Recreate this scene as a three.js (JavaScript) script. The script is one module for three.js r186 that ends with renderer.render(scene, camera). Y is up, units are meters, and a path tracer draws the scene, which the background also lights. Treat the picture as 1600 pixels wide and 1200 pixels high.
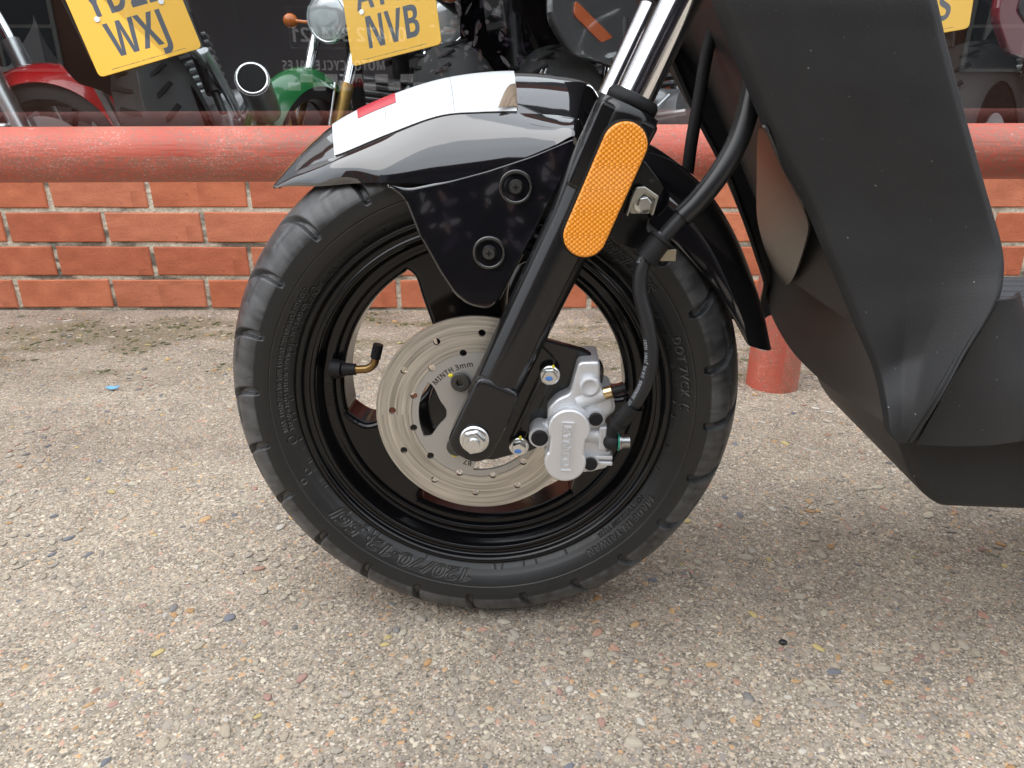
import * as THREE from 'three';
import { mergeGeometries, mergeVertices, toCreasedNormals } from 'three/addons/utils/BufferGeometryUtils.js';
import { RoundedBoxGeometry } from 'three/addons/geometries/RoundedBoxGeometry.js';
import { FontLoader } from 'three/addons/loaders/FontLoader.js';

// ---------- camera, sky, sun, exposure ----------
const scene = new THREE.Scene();
const camera = new THREE.PerspectiveCamera(55.1, 4 / 3, 0.02, 400);
camera.position.set(0, 0.497, 0);
camera.rotation.set(-21.6 * Math.PI / 180, 0, 0);
scene.add(camera);
const renderer = new THREE.WebGLRenderer({ antialias: true });
renderer.toneMapping = THREE.LinearToneMapping;
renderer.toneMappingExposure = 2.3;
renderer.shadowMap.enabled = true;

let seed = 12345;
const rnd = () => { seed = (seed * 1664525 + 1013904223) >>> 0; return seed / 4294967296; };
const rr = (a, b) => a + (b - a) * rnd();
const hash2 = (x, y, s = 0) => { let h = (x * 374761393 + y * 668265263 + s * 982451653) | 0; h = Math.imul(h ^ (h >>> 13), 1274126177); h ^= h >>> 16; return (h >>> 0) / 4294967296; };
const sm = (t) => t * t * (3 - 2 * t);
function vnoise(x, y, s = 0, px = 0, py = 0) {           // value noise, tileable when px, py are given
  const xi = Math.floor(x), yi = Math.floor(y), fx = sm(x - xi), fy = sm(y - yi);
  const w = (v, p) => (p ? ((v % p) + p) % p : v);
  const a = hash2(w(xi, px), w(yi, py), s), b = hash2(w(xi + 1, px), w(yi, py), s), c = hash2(w(xi, px), w(yi + 1, py), s), d = hash2(w(xi + 1, px), w(yi + 1, py), s);
  return a + (b - a) * fx + (c - a) * fy + (a - b - c + d) * fx * fy;
}
const fbm = (x, y, s = 0, o = 4) => { let v = 0, a = 0.5, t = 0; for (let i = 0; i < o; i++) { v += a * vnoise(x, y, s + i); t += a; x *= 2.03; y *= 2.03; a *= 0.5; } return v / t; };
const clamp = (v, a = 0, b = 1) => Math.min(b, Math.max(a, v));
const sstep = (a, b, v) => sm(clamp((v - a) / (b - a)));

{ // an overcast sky: brighter overhead, with soft cloud mottling
  const W = 512, H = 256, d = new Float32Array(W * H * 4);
  for (let j = 0; j < H; j++) for (let i = 0; i < W; i++) {
    const e = ((j + 0.5) / H - 0.5) * Math.PI, az = (i / W) * 2 * Math.PI;
    const s = Math.max(0, Math.sin(e));
    const cx = Math.cos(az) * Math.cos(e) / (s + 0.35), cy = Math.sin(az) * Math.cos(e) / (s + 0.35);
    const cl = fbm(cx * 1.3 + 20, cy * 1.3 + 20, 5, 5);
    let L = (0.55 + 0.75 * s) * (0.72 + 0.56 * cl);
    let c = [L * 0.94, L * 0.99, L * 1.06];
    if (e < 0) c = [0.24, 0.23, 0.21];
    d.set([c[0], c[1], c[2], 1], (j * W + i) * 4);
  }
  const t = new THREE.DataTexture(d, W, H, THREE.RGBAFormat, THREE.FloatType);
  t.mapping = THREE.EquirectangularReflectionMapping; t.magFilter = THREE.LinearFilter; t.minFilter = THREE.LinearFilter; t.needsUpdate = true;
  scene.background = t; scene.environment = t;
}
const sun = new THREE.DirectionalLight(0xfff7ee, 0.5);
sun.position.set(-3.8, 5, 0.9); sun.target.position.set(0, 0, -0.7); sun.castShadow = true; sun.shadow.radius = 105;
Object.assign(sun.shadow.camera, { left: -4, right: 4, top: 4, bottom: -4, near: 0.1, far: 20 });
sun.shadow.mapSize.set(2048, 2048);
scene.add(sun, sun.target);

const font = await new FontLoader().loadAsync('fonts/droid/droid_sans_bold.typeface.json');

// ---------- helpers ----------
const V = (x, y, z = 0) => new THREE.Vector3(x, y, z);
const taken = new Map();
function numbered(n) { const k = taken.get(n) ?? 0; taken.set(n, k + 1); return k ? n + '_' + String(k).padStart(3, '0') : n; }
const norm = (g) => { const o = g.index ? g.toNonIndexed() : g; for (const k of Object.keys(o.attributes)) if (!['position', 'normal', 'uv'].includes(k)) o.deleteAttribute(k); return o; };
const join = (list) => (Array.isArray(list) ? (list.length === 1 ? list[0] : mergeGeometries(list.map(norm))) : list);
function part(name, geo, m, parent) {
  const o = new THREE.Mesh(join(geo), m); o.name = name; o.castShadow = o.receiveShadow = true; parent.add(o); return o;
}
function thing(name, label, category, pos = [0, 0, 0], turn = 0, group) {
  const o = new THREE.Group(); o.name = numbered(name); o.position.set(...pos); o.rotation.y = turn; scene.add(o);
  o.userData = { label, category }; if (group) o.userData.group = group; return o;
}
function struct(name, geo, m) { const o = part(numbered(name), geo, m, scene); o.userData = { kind: 'structure' }; return o; }
const box = (w, h, d, x = 0, y = 0, z = 0, r = 0.002) => new RoundedBoxGeometry(w, h, d, 2, Math.min(r, w / 2.1, h / 2.1, d / 2.1)).translate(x, y, z);
const cylZ = (r, z0, z1, x = 0, y = 0, seg = 32, r2 = r) => new THREE.CylinderGeometry(r2, r, z1 - z0, seg).rotateX(Math.PI / 2).translate(x, y, (z0 + z1) / 2);
function between(a, b, r1, r2 = r1, seg = 20) {            // a tapered bar from a to b
  const d = b.clone().sub(a), g = new THREE.CylinderGeometry(r2, r1, d.length(), seg);
  g.applyQuaternion(new THREE.Quaternion().setFromUnitVectors(V(0, 1, 0), d.clone().normalize()));
  return g.translate((a.x + b.x) / 2, (a.y + b.y) / 2, (a.z + b.z) / 2);
}
const tube = (pts, r, n = 64, seg = 16) => new THREE.TubeGeometry(new THREE.CatmullRomCurve3(pts.map((p) => V(...p)), false, 'centripetal'), n, r, seg);
const lathe = (pts, seg = 48) => new THREE.LatheGeometry(pts.map(([r, y]) => new THREE.Vector2(r, y)), seg);   // about y
const latheZ = (pts, seg = 48) => lathe(pts, seg).rotateX(Math.PI / 2);                                          // y -> z
function poly(pts) { const s = new THREE.Shape(); pts.forEach(([x, y], i) => (i ? s.lineTo(x, y) : s.moveTo(x, y))); s.closePath(); return s; }
function smoothPoly(pts, n = 60) { return poly(new THREE.CatmullRomCurve3(pts.map(([x, y]) => V(x, y)), true, 'catmullrom', 0.5).getPoints(n).slice(0, -1).map((p) => [p.x, p.y])); }
function roundPoly(pts, r) {                               // polygon with rounded corners
  const out = [], n = pts.length;
  for (let i = 0; i < n; i++) {
    const p = V(...pts[i]), a = V(...pts[(i + n - 1) % n]), b = V(...pts[(i + 1) % n]);
    const da = a.sub(p), db = b.sub(p), k = Math.min(r, da.length() * 0.45, db.length() * 0.45);
    const q0 = p.clone().addScaledVector(da.normalize(), k), q1 = p.clone().addScaledVector(db.normalize(), k);
    for (let t = 0; t <= 4; t++) { const u = t / 4; out.push([(1 - u) ** 2 * q0.x + 2 * u * (1 - u) * p.x + u * u * q1.x, (1 - u) ** 2 * q0.y + 2 * u * (1 - u) * p.y + u * u * q1.y]); }
  }
  return poly(out);
}
function extrude(shape, z0, z1, bevel = 0.001, seg = 2) {
  const g = new THREE.ExtrudeGeometry(shape, { depth: z1 - z0 - 2 * bevel, bevelEnabled: bevel > 0, bevelSize: bevel, bevelThickness: bevel, bevelOffset: -bevel, bevelSegments: seg, curveSegments: 24 });
  return g.translate(0, 0, z0 + bevel);
}
const stadium = (a, b, r) => { const d = b.clone().sub(a), t = Math.atan2(d.y, d.x), s = new THREE.Shape(); s.absarc(b.x, b.y, r, t - Math.PI / 2, t + Math.PI / 2, false); s.absarc(a.x, a.y, r, t + Math.PI / 2, t + 1.5 * Math.PI, false); s.closePath(); return s; };
const circleShape = (r, x = 0, y = 0) => { const s = new THREE.Shape(); s.absarc(x, y, r, 0, 2 * Math.PI, false); return s; };
const hexShape = (r, x = 0, y = 0, a = 0) => poly([0, 1, 2, 3, 4, 5].map((k) => [x + r * Math.cos(a + k * Math.PI / 3), y + r * Math.sin(a + k * Math.PI / 3)]));
function gridGeo(rows, closedU = false, uvScale = null) {  // rows of Vector3 -> surface, uv in metres along and across
  const n = rows.length, m = rows[0].length, pos = [], uv = [], idx = [];
  let vAcc = 0;
  for (let i = 0; i < n; i++) {
    let uAcc = 0; if (i) vAcc += rows[i][m >> 1].distanceTo(rows[i - 1][m >> 1]);
    for (let j = 0; j < m; j++) { if (j) uAcc += rows[i][j].distanceTo(rows[i][j - 1]); pos.push(rows[i][j].x, rows[i][j].y, rows[i][j].z); uv.push(uAcc, vAcc); }
  }
  for (let i = 0; i < n - 1; i++) for (let j = 0; j < m - 1; j++) { const a = i * m + j; idx.push(a, a + 1, a + m, a + 1, a + m + 1, a + m); }
  const g = new THREE.BufferGeometry();
  g.setAttribute('position', new THREE.Float32BufferAttribute(pos, 3)); g.setAttribute('uv', new THREE.Float32BufferAttribute(uv, 2)); g.setIndex(idx); g.computeVertexNormals(); return g;
}
function shell(rows, t) {                                  // a surface with thickness t behind its normals, closed round the rim
  const g = gridGeo(rows), nor = g.attributes.normal, n = rows.length, m = rows[0].length;
  const inner = rows.map((r, i) => r.map((p, j) => { const k = i * m + j; return p.clone().addScaledVector(V(nor.getX(k), nor.getY(k), nor.getZ(k)), -t); }));
  const rim = [], rimI = [];
  for (let j = 0; j < m; j++) { rim.push(rows[0][j]); rimI.push(inner[0][j]); }
  for (let i = 1; i < n; i++) { rim.push(rows[i][m - 1]); rimI.push(inner[i][m - 1]); }
  for (let j = m - 2; j >= 0; j--) { rim.push(rows[n - 1][j]); rimI.push(inner[n - 1][j]); }
  for (let i = n - 2; i >= 0; i--) { rim.push(rows[i][0]); rimI.push(inner[i][0]); }
  return [g, gridGeo(inner.map((r) => r.slice().reverse())), gridGeo([rim, rimI])];
}
const curvePts = (arr, n) => new THREE.CatmullRomCurve3(arr.map((p) => V(...p)), false, 'centripetal').getPoints(n);
function arcText(str, r, theta, size, z, depth = 0.0003) { // letters round the z axis, read clockwise, tops outward
  const out = []; let a = theta;
  for (const ch of str) {
    const adv = (ch === ' ' ? 0.35 : (font.data.glyphs[ch]?.ha ?? 600) / font.data.resolution) * size;
    if (ch !== ' ') { const g = new THREE.ExtrudeGeometry(font.generateShapes(ch, size), { depth, bevelEnabled: false, curveSegments: 4 }); g.translate(-adv / 2, r, z); g.rotateZ(a - adv / 2 / r - Math.PI / 2); out.push(g); }
    a -= adv / r;
  }
  return join(out);
}
function flatText(str, size, depth) {
  const g = new THREE.ExtrudeGeometry(font.generateShapes(str, size), { depth, bevelEnabled: false, curveSegments: 5 }); g.computeBoundingBox(); const b = g.boundingBox; return g.translate(-(b.min.x + b.max.x) / 2, -(b.min.y + b.max.y) / 2, 0);
}
const enc = (v) => { v = clamp(v); return Math.round(255 * (v <= 0.0031308 ? v * 12.92 : 1.055 * v ** (1 / 2.4) - 0.055)); };
function dataTex(W, H, fn, srgb = true, repeat = true) {   // fn(i, j) -> linear rgb or a height
  const d = new Uint8Array(W * H * 4);
  for (let j = 0; j < H; j++) for (let i = 0; i < W; i++) {
    const c = fn(i, j), k = (j * W + i) * 4;
    if (typeof c === 'number') { d[k] = d[k + 1] = d[k + 2] = Math.round(255 * clamp(c)); } else { d[k] = srgb ? enc(c[0]) : c[0] * 255; d[k + 1] = srgb ? enc(c[1]) : c[1] * 255; d[k + 2] = srgb ? enc(c[2]) : c[2] * 255; }
    d[k + 3] = 255;
  }
  return finishTex(new THREE.DataTexture(d, W, H), srgb, repeat);
}
function finishTex(t, srgb, repeat = true) {
  t.magFilter = THREE.LinearFilter; t.minFilter = THREE.LinearMipmapLinearFilter; t.generateMipmaps = true; if (repeat) t.wrapS = t.wrapT = THREE.RepeatWrapping;
  if (srgb) t.colorSpace = THREE.SRGBColorSpace; t.needsUpdate = true; return t;
}
function canvasTex(W, H, draw, srgb = true) { const c = document.createElement('canvas'); c.width = W; c.height = H; draw(c.getContext('2d'), W, H); return finishTex(new THREE.CanvasTexture(c), srgb); }
const lin = (r, g, b) => new THREE.Color().setRGB(r, g, b);
const std = (c, roughness, metalness = 0, o = {}) => new THREE.MeshStandardMaterial({ color: lin(...c), roughness, metalness, ...o });
const phys = (c, roughness, metalness = 0, o = {}) => new THREE.MeshPhysicalMaterial({ color: lin(...c), roughness, metalness, ...o });

// ---------- textures ----------
const GT = 0.9;                                            // metres that one ground tile covers
let groundMap, groundBump;
{ // worn concrete: cement, sand grains and fine chippings
  const N = 2048, R = new Float32Array(N * N), G = new Float32Array(N * N), B = new Float32Array(N * N), Hh = new Float32Array(N * N);
  for (let j = 0; j < N; j++) for (let i = 0; i < N; i++) {
    const k = j * N + i, a = vnoise(i / 256 * 4, j / 256 * 4, 1, 32, 32), b = vnoise(i / 9, j / 8.98, 2, 0, 0), c = hash2(i, j, 3), d = vnoise(i / 3.2, j / 3.2, 4, 640, 640);
    const v = 0.235 + 0.07 * (a - 0.5) + 0.10 * (b - 0.5) + 0.09 * (c - 0.5) + 0.13 * (d - 0.5);
    R[k] = v * 1.10; G[k] = v * 0.975; B[k] = v * 0.80; Hh[k] = 0.35 + 0.12 * (b - 0.5) + 0.2 * (d - 0.5) + 0.08 * (c - 0.5);
  }
  const pal = [[0.50, 0.455, 0.385], [0.60, 0.56, 0.49], [0.42, 0.36, 0.27], [0.33, 0.29, 0.24], [0.085, 0.078, 0.065], [0.13, 0.112, 0.09], [0.38, 0.25, 0.15], [0.46, 0.40, 0.31], [0.15, 0.135, 0.12]];
  const pebble = (cx, cy, ra, rb, an, col, h, al) => {
    const ca = Math.cos(an), sa = Math.sin(an), e = Math.ceil(ra) + 1;
    for (let y = -e; y <= e; y++) for (let x = -e; x <= e; x++) {
      const u = (x * ca + y * sa) / ra, w = (-x * sa + y * ca) / rb, q = u * u + w * w; if (q > 1) continue;
      const k = ((cy + y + N) % N) * N + ((cx + x + N) % N), t = al * Math.min(1, (1 - q) * 3), n = 0.88 + 0.24 * hash2(cx + x, cy + y, 9);
      R[k] += (col[0] * n - R[k]) * t; G[k] += (col[1] * n - G[k]) * t; B[k] += (col[2] * n - B[k]) * t; Hh[k] += (h * (1 - 0.4 * q) + 0.3 - Hh[k]) * t;
    }
  };
  for (let n = 0; n < 165000; n++) { const c = pal[(rnd() * pal.length) | 0], r = rr(1.0, 2.5) * (rnd() < 0.1 ? 1.6 : 1); pebble((rnd() * N) | 0, (rnd() * N) | 0, r * rr(1, 1.6), r, rr(0, 3.1), c, rr(0.1, 0.4) * (c[0] < 0.2 ? -0.8 : 1), 0.8); }
  const pal2 = [[0.45, 0.38, 0.29], [0.36, 0.31, 0.26], [0.48, 0.30, 0.16], [0.42, 0.26, 0.2], [0.55, 0.5, 0.4], [0.24, 0.22, 0.21], [0.4, 0.35, 0.27]];
  for (let n = 0; n < 4600; n++) { const c = pal2[(rnd() * pal2.length) | 0], r = rr(2.4, 5.6); pebble((rnd() * N) | 0, (rnd() * N) | 0, r * rr(1.1, 1.9), r, rr(0, 3.1), c, 0.42, 0.85); }
  groundMap = dataTex(N, N, (i, j) => { const k = j * N + i; return [R[k], G[k], B[k]]; });
  groundBump = dataTex(N, N, (i, j) => Hh[j * N + i], false);
}
const fineBump = dataTex(512, 512, (i, j) => 0.5 + 0.5 * (vnoise(i / 3, j / 3, 21, 0, 0) - 0.5) + 0.5 * (vnoise(i / 7, j / 7, 22) - 0.5), false);
fineBump.repeat.set(17, 17);                               // uv in metres: a tile of 6 cm
const dustMap = dataTex(1024, 1024, (i, j) => { const n = 0.022 * (0.92 + 0.16 * vnoise(i / 40, j / 40, 31)); return [n, n, n * 1.04]; });   // moulded plastic with scattered dust flecks
{ const d = dustMap.image.data; for (let n = 0; n < 300; n++) { const x = (rnd() * 1020) | 0, y = (rnd() * 1020) | 0, v = rr(62, 150), big = rnd() < 0.25 ? 1 : 0; for (let a = 0; a <= big; a++) for (let b = 0; b <= big; b++) { const k = ((y + b) * 1024 + x + a) * 4; d[k] = d[k + 1] = d[k + 2] = v; } } }
dustMap.repeat.set(2.2, 2.2);
const brickMap = dataTex(1024, 512, (i, j) => {            // fired clay: pits, drag marks, slight colour drift
  const a = fbm(i / 90, j / 60, 41), b = vnoise(i / 4, j / 4, 42), c = hash2(i, j, 43), pit = vnoise(i / 5, j / 5, 44) > 0.93 ? 0.62 : 1, drag = vnoise(i / 60, j / 2.5, 45);
  const v = (0.82 + 0.24 * (a - 0.5) * 1.6 + 0.10 * (b - 0.5) + 0.10 * (c - 0.5) + 0.03 * (drag - 0.5)) * pit;
  return [v, v * (0.95 + 0.14 * (a - 0.5)), v * (0.93 + 0.2 * (a - 0.5))];
});
const brickBump = dataTex(512, 512, (i, j) => 0.55 + 0.35 * (vnoise(i / 3, j / 3, 51) - 0.5) + 0.2 * (vnoise(i / 22, j / 12, 52) - 0.5) - (vnoise(i / 6, j / 6, 53) > 0.9 ? 0.35 : 0), false);
const mortarMap = dataTex(1024, 1024, (i, j) => {
  const a = fbm(i / 60, j / 60, 61), b = hash2(i, j, 62), c = vnoise(i / 4, j / 4, 63), st = sstep(0.47, 0.66, fbm(i / 110, j / 40, 64));
  const v = 0.58 + 0.3 * (a - 0.5) + 0.16 * (b - 0.5) + 0.28 * (c - 0.5), k = 1 - 0.68 * st; return [v * 1.05 * k, v * 0.97 * k, v * 0.78 * k];
});
const mortarBump = dataTex(512, 512, (i, j) => 0.5 + 0.6 * (vnoise(i / 4, j / 4, 71) - 0.5) + 0.4 * (vnoise(i / 12, j / 12, 72) - 0.5), false);
const railMap = dataTex(2048, 512, (i, j) => {             // sun-bleached red paint with grime specks and pale scuffs; j runs round the tube
  const x = i * 2, a = fbm(x / 190, j / 120, 81), b = vnoise(i / 1.6, j / 3.2, 82), c = vnoise(i / 4, j / 8, 83), e = fbm(x / 420, j / 160, 84, 3);
  let col = [0.52 + 0.14 * (a - 0.5), 0.112 + 0.09 * (a - 0.5), 0.072 + 0.06 * (a - 0.5)];
  const mix = (t, q) => { for (let k = 0; k < 3; k++) col[k] += (q[k] - col[k]) * t; };
  mix(0.55 * sstep(0.60, 0.72, 0.42 * b + 0.3 * c + 0.48 * e), [0.22, 0.15, 0.11]);
  mix(0.45 * sstep(0.68, 0.8, 0.6 * vnoise(i / 2, j / 3, 85) + 0.5 * (a - 0.1)), [0.62, 0.36, 0.31]);
  mix(0.5 * sstep(0.9, 0.96, vnoise(i / 9, j / 6, 86) * 0.8 + 0.25 * b), [0.66, 0.50, 0.45]);
  return col;
});
const railBump = dataTex(512, 512, (i, j) => 0.5 + 0.5 * (vnoise(i / 5, j / 5, 91) - 0.5) + 0.3 * (vnoise(i / 14, j / 14, 92) - 0.5), false);
const prismBump = dataTex(128, 128, (i, j) => {            // retro-reflector prisms
  const u = i / 16, v = j / 13.86, h = (t) => Math.abs((t % 1) - 0.5) * 2; return (h(u) + h(v * 0.5 + u * 0.5 + 8) + h(v * 0.5 - u * 0.5 + 8)) / 3;
}, false);
const discMap = dataTex(1024, 1024, (i, j) => {            // ground steel: turned rings
  const x = i - 511.5, y = j - 511.5, r = Math.hypot(x, y), an = Math.atan2(y, x), q = hash2(Math.round(r * 1.0), 7, 95), w = vnoise(r / 9, an * 2 + 9, 96), z = vnoise(r / 2, an * 7 + 30, 97);
  const s5 = hash2(Math.round(r / 5), 11, 94), v = 0.50 + 0.14 * (q - 0.5) + 0.3 * (w - 0.5) + 0.22 * (s5 - 0.5) * vnoise(an * 3 + 40, r / 5, 93) + 0.1 * (z - 0.5); return [v * 1.04, v * 1.0, v * 0.92];
});
const discBump = dataTex(1024, 1024, (i, j) => { const r = Math.hypot(i - 511.5, j - 511.5); return 0.5 + 0.5 * (hash2(Math.round(r), 3, 98) - 0.5) + 0.4 * (vnoise(r / 4, 2, 99) - 0.5); }, false);
const forkMap = canvasTex(512, 512, (c, W, H) => {         // gloss black enamel with hairline scratches and specks of road dirt
  c.fillStyle = '#161617'; c.fillRect(0, 0, W, H);
  for (let n = 0; n < 260; n++) { c.globalAlpha = rr(0.15, 0.6); c.fillStyle = '#6a6a6c'; c.fillRect(rnd() * W, rnd() * H, rr(1, 2.5), rr(1, 2)); }
  for (let n = 0; n < 36; n++) { c.globalAlpha = rr(0.12, 0.4); c.strokeStyle = '#77777a'; c.lineWidth = 1; const x = rnd() * W, y = rnd() * H; c.beginPath(); c.moveTo(x, y); c.lineTo(x + rr(-14, 14), y + rr(-5, 5)); c.stroke(); } c.globalAlpha = 1;
});
const castBump = dataTex(256, 256, (i, j) => 0.5 + 0.6 * (vnoise(i / 2.5, j / 2.5, 101) - 0.5) + 0.3 * (vnoise(i / 6, j / 6, 102) - 0.5), false); castBump.repeat.set(30, 30);

// ---------- materials ----------
const M = {
  ground: std([1, 1, 1], 0.93, 0, { map: groundMap, bumpMap: groundBump, bumpScale: 0.0013, vertexColors: true }),
  brick: [[0.66, 0.215, 0.105], [0.62, 0.195, 0.095], [0.69, 0.235, 0.118], [0.57, 0.175, 0.088], [0.64, 0.225, 0.12]].map((c) => std(c, 0.85, 0, { map: brickMap, bumpMap: brickBump, bumpScale: 0.0009 })),
  mortar: std([1, 1, 1], 0.95, 0, { map: mortarMap, bumpMap: mortarBump, bumpScale: 0.004 }),
  rail: std([1, 1, 1], 0.52, 0, { map: railMap, bumpMap: railBump, bumpScale: 0.0007 }),
  gloss: phys([0.006, 0.006, 0.0075], 0.05, 0, { clearcoat: 1, clearcoatRoughness: 0.015, ior: 1.75 }),
  forkBlack: phys([1, 1, 1], 0.16, 0, { map: forkMap }),
  rimBlack: phys([0.004, 0.004, 0.0045], 0.14, 0, { specularIntensity: 0.8 }),
  plastic: phys([1, 1, 1], 0.5, 0, { specularIntensity: 0.58, map: dustMap, bumpMap: fineBump, bumpScale: 0.00011 }),
  matteBlack: phys([0.005, 0.005, 0.005], 0.55, 0, { specularIntensity: 0.5 }),
  rubber: phys([0.009, 0.009, 0.010], 0.5, 0, { specularIntensity: 0.6, bumpMap: fineBump, bumpScale: 0.0001 }),
  chrome: std([0.86, 0.87, 0.89], 0.09, 1),
  zinc: std([0.72, 0.73, 0.72], 0.26, 1), steel: std([0.42, 0.42, 0.42], 0.35, 1), darkSteel: std([0.10, 0.10, 0.10], 0.38, 0.9),
  castAlu: std([0.70, 0.71, 0.73], 0.44, 0.72, { bumpMap: castBump, bumpScale: 0.00018 }),
  brass: std([0.30, 0.19, 0.075], 0.4, 1), gold: std([0.75, 0.58, 0.32], 0.3, 1),
  disc: std([1, 1, 1], 0.3, 0.9, { map: discMap, bumpMap: discBump, bumpScale: 0.00016 }),
  carrier: std([0.47, 0.46, 0.44], 0.45, 0.75, { bumpMap: castBump, bumpScale: 0.00005 }),
  engraved: std([0.03, 0.025, 0.02], 0.7),
  amber: phys([0.90, 0.30, 0.006], 0.28, 0, { clearcoat: 1, clearcoatRoughness: 0.05, bumpMap: prismBump, bumpScale: 0.0012 }),
  white: phys([0.63, 0.655, 0.68], 0.4, 0, { clearcoat: 0.3, clearcoatRoughness: 0.25 }), redVinyl: phys([0.50, 0.014, 0.03], 0.4, 0, { clearcoat: 0.3, clearcoatRoughness: 0.25 }), kraft: std([0.33, 0.25, 0.18], 0.7),
  yellowPaint: std([0.75, 0.62, 0.03], 0.6), bluePaint: std([0.08, 0.2, 0.5], 0.5), greenWasher: std([0.02, 0.22, 0.16], 0.4),
  glass: phys([0.96, 0.98, 0.97], 0.0, 0, { transmission: 1, thickness: 0, ior: 2.15, side: THREE.DoubleSide }),
  frame: std([0.035, 0.025, 0.022], 0.5),
};

// ---------- ground ----------
{
  const xs = [], zs = [];
  for (const x of [-60, -30, -14, -7, -4, -2.4, -1.8]) xs.push(x); for (let x = -1.5; x <= 1.5001; x += 0.0125) xs.push(x); for (const x of [1.8, 2.4, 4, 7, 14, 30, 60]) xs.push(x);
  for (const z of [-60, -30, -15, -8, -4, -2.4]) zs.push(z); for (let z = -1.9; z <= -0.2999; z += 0.0125) zs.push(z); for (const z of [-0.1, 0.3, 0.8, 1.6, 3, 6, 12, 30, 60]) zs.push(z);
  const pos = [], uv = [], col = [], idx = [], nx = xs.length;
  for (const z of zs) for (const x of xs) {
    const near = Math.abs(x) < 1.6 && z > -2 && z < -0.25 ? 1 : 0;
    pos.push(x, near ? 0.0022 * (fbm(x * 7 + 50, z * 7 + 50, 111) - 0.5) - 0.0003 : 0, z); uv.push(x / GT, -z / GT);
    const a = fbm(x * 3 + 40, z * 3 + 40, 112, 4), b = fbm(x * 14 + 40, z * 14 + 40, 113, 3);
    let c = [1.12 + 0.5 * (a - 0.5) + 0.34 * (b - 0.5), 1.075 + 0.5 * (a - 0.5) + 0.34 * (b - 0.5), 1.03 + 0.46 * (a - 0.5) + 0.3 * (b - 0.5)];
    const band = Math.exp(-(((z + 1.52) / 0.17) ** 2)), m = near ? sstep(0.50, 0.66, fbm(x * 9 + 9, z * 22 + 60, 114, 4) * 0.8 + 0.24 * band) * sstep(-1.12, -1.36, z) : 0;     // moss and silt caught in the hollow by the wall
    const t = m * 0.62; const q = [0.56, 0.52, 0.34]; for (let k = 0; k < 3; k++) c[k] += (q[k] - c[k]) * t;
    col.push(...c);
  }
  for (let j = 0; j < zs.length - 1; j++) for (let i = 0; i < nx - 1; i++) { const a = j * nx + i; idx.push(a, a + nx, a + 1, a + 1, a + nx, a + nx + 1); }
  const g = new THREE.BufferGeometry(); g.setAttribute('position', new THREE.Float32BufferAttribute(pos, 3)); g.setAttribute('uv', new THREE.Float32BufferAttribute(uv, 2)); g.setAttribute('color', new THREE.Float32BufferAttribute(col, 3)); g.setIndex(idx); g.computeVertexNormals();
  const ground = struct('ground', g, M.ground);

  // pebbles set in the concrete
  const tones = [[0.44, 0.36, 0.26], [0.40, 0.34, 0.28], [0.50, 0.44, 0.34], [0.30, 0.26, 0.23], [0.48, 0.27, 0.11], [0.52, 0.32, 0.15], [0.42, 0.24, 0.17], [0.38, 0.22, 0.18], [0.60, 0.53, 0.40], [0.66, 0.62, 0.55], [0.19, 0.18, 0.18], [0.15, 0.16, 0.19], [0.44, 0.37, 0.29], [0.36, 0.31, 0.26], [0.56, 0.44, 0.18]];
  for (const [i, t] of tones.entries()) { const k = [0, 1, 2, 3, 8, 9, 12, 13].includes(i) ? 0.45 : 0.1; tones[i] = t.map((c, q) => 1.12 * (c + ([0.38, 0.34, 0.27][q] - c) * k)); }
  const mats = tones.map((c) => std(c, 0.75, 0, { bumpMap: mortarBump, bumpScale: 0.0004 }));
  const variants = [];
  for (let v = 0; v < 8; v++) {
    const s = new THREE.SphereGeometry(1, 8, 4), p = s.attributes.position;
    for (let i = 0; i < p.count; i++) { const x = p.getX(i), y = p.getY(i), z = p.getZ(i), k = 0.8 + 0.42 * vnoise(x * 1.6 + 9 * v + 5, z * 1.6 + y + 7, 120 + v); p.setXYZ(i, x * k, y * (0.85 + 0.15 * k), z * k); }
    s.computeVertexNormals(); variants.push(s);
  }
  const list = [];
  const visible = (x, z) => Math.abs(x) < 0.10 - z * 0.80;
  for (let n = 0; n < 6000; n++) {
    const x = rr(-1.5, 1.5), z = rr(-1.72, -0.36); let s = rr(0.0016, 0.0040) * (rnd() < 0.1 ? 1.5 : 1); const f = rr(1.1, 1.9);
    list.push({ x, z, s, f, a: rr(0, 6.28), h: rr(0.1, 0.2), tone: rnd() < 0.5 ? [0, 1, 2, 3, 12, 13][(rnd() * 6) | 0] : (rnd() * tones.length) | 0, v: (rnd() * 8) | 0, big: visible(x, z) ? s * f / (0.4 - z) : 0 });
  }
  list.sort((a, b) => b.big - a.big);
  const geoOf = list.slice(0, 300);
  for (const s of geoOf) { const o = part('stone', variants[s.v], mats[s.tone], ground); o.position.set(s.x, 0.0003, s.z); o.rotation.y = s.a; o.scale.set(s.s * s.f, s.s * s.h * 2, s.s); }
  const rest = list.slice(300), im = new THREE.InstancedMesh(variants[0], std([1, 1, 1], 0.78, 0, { bumpMap: mortarBump, bumpScale: 0.0004 }), rest.length), o = new THREE.Object3D();
  rest.forEach((s, i) => { o.position.set(s.x, 0.0001, s.z); o.rotation.y = s.a; o.scale.set(s.s * s.f, s.s * s.h * 2, s.s); o.updateMatrix(); im.setMatrixAt(i, o.matrix); const k = rr(0.8, 1.15); im.setColorAt(i, lin(...tones[s.tone].map((c) => c * k))); });
  im.name = 'small_stones'; im.userData.kind = 'stuff'; im.castShadow = im.receiveShadow = true; ground.add(im);
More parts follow.
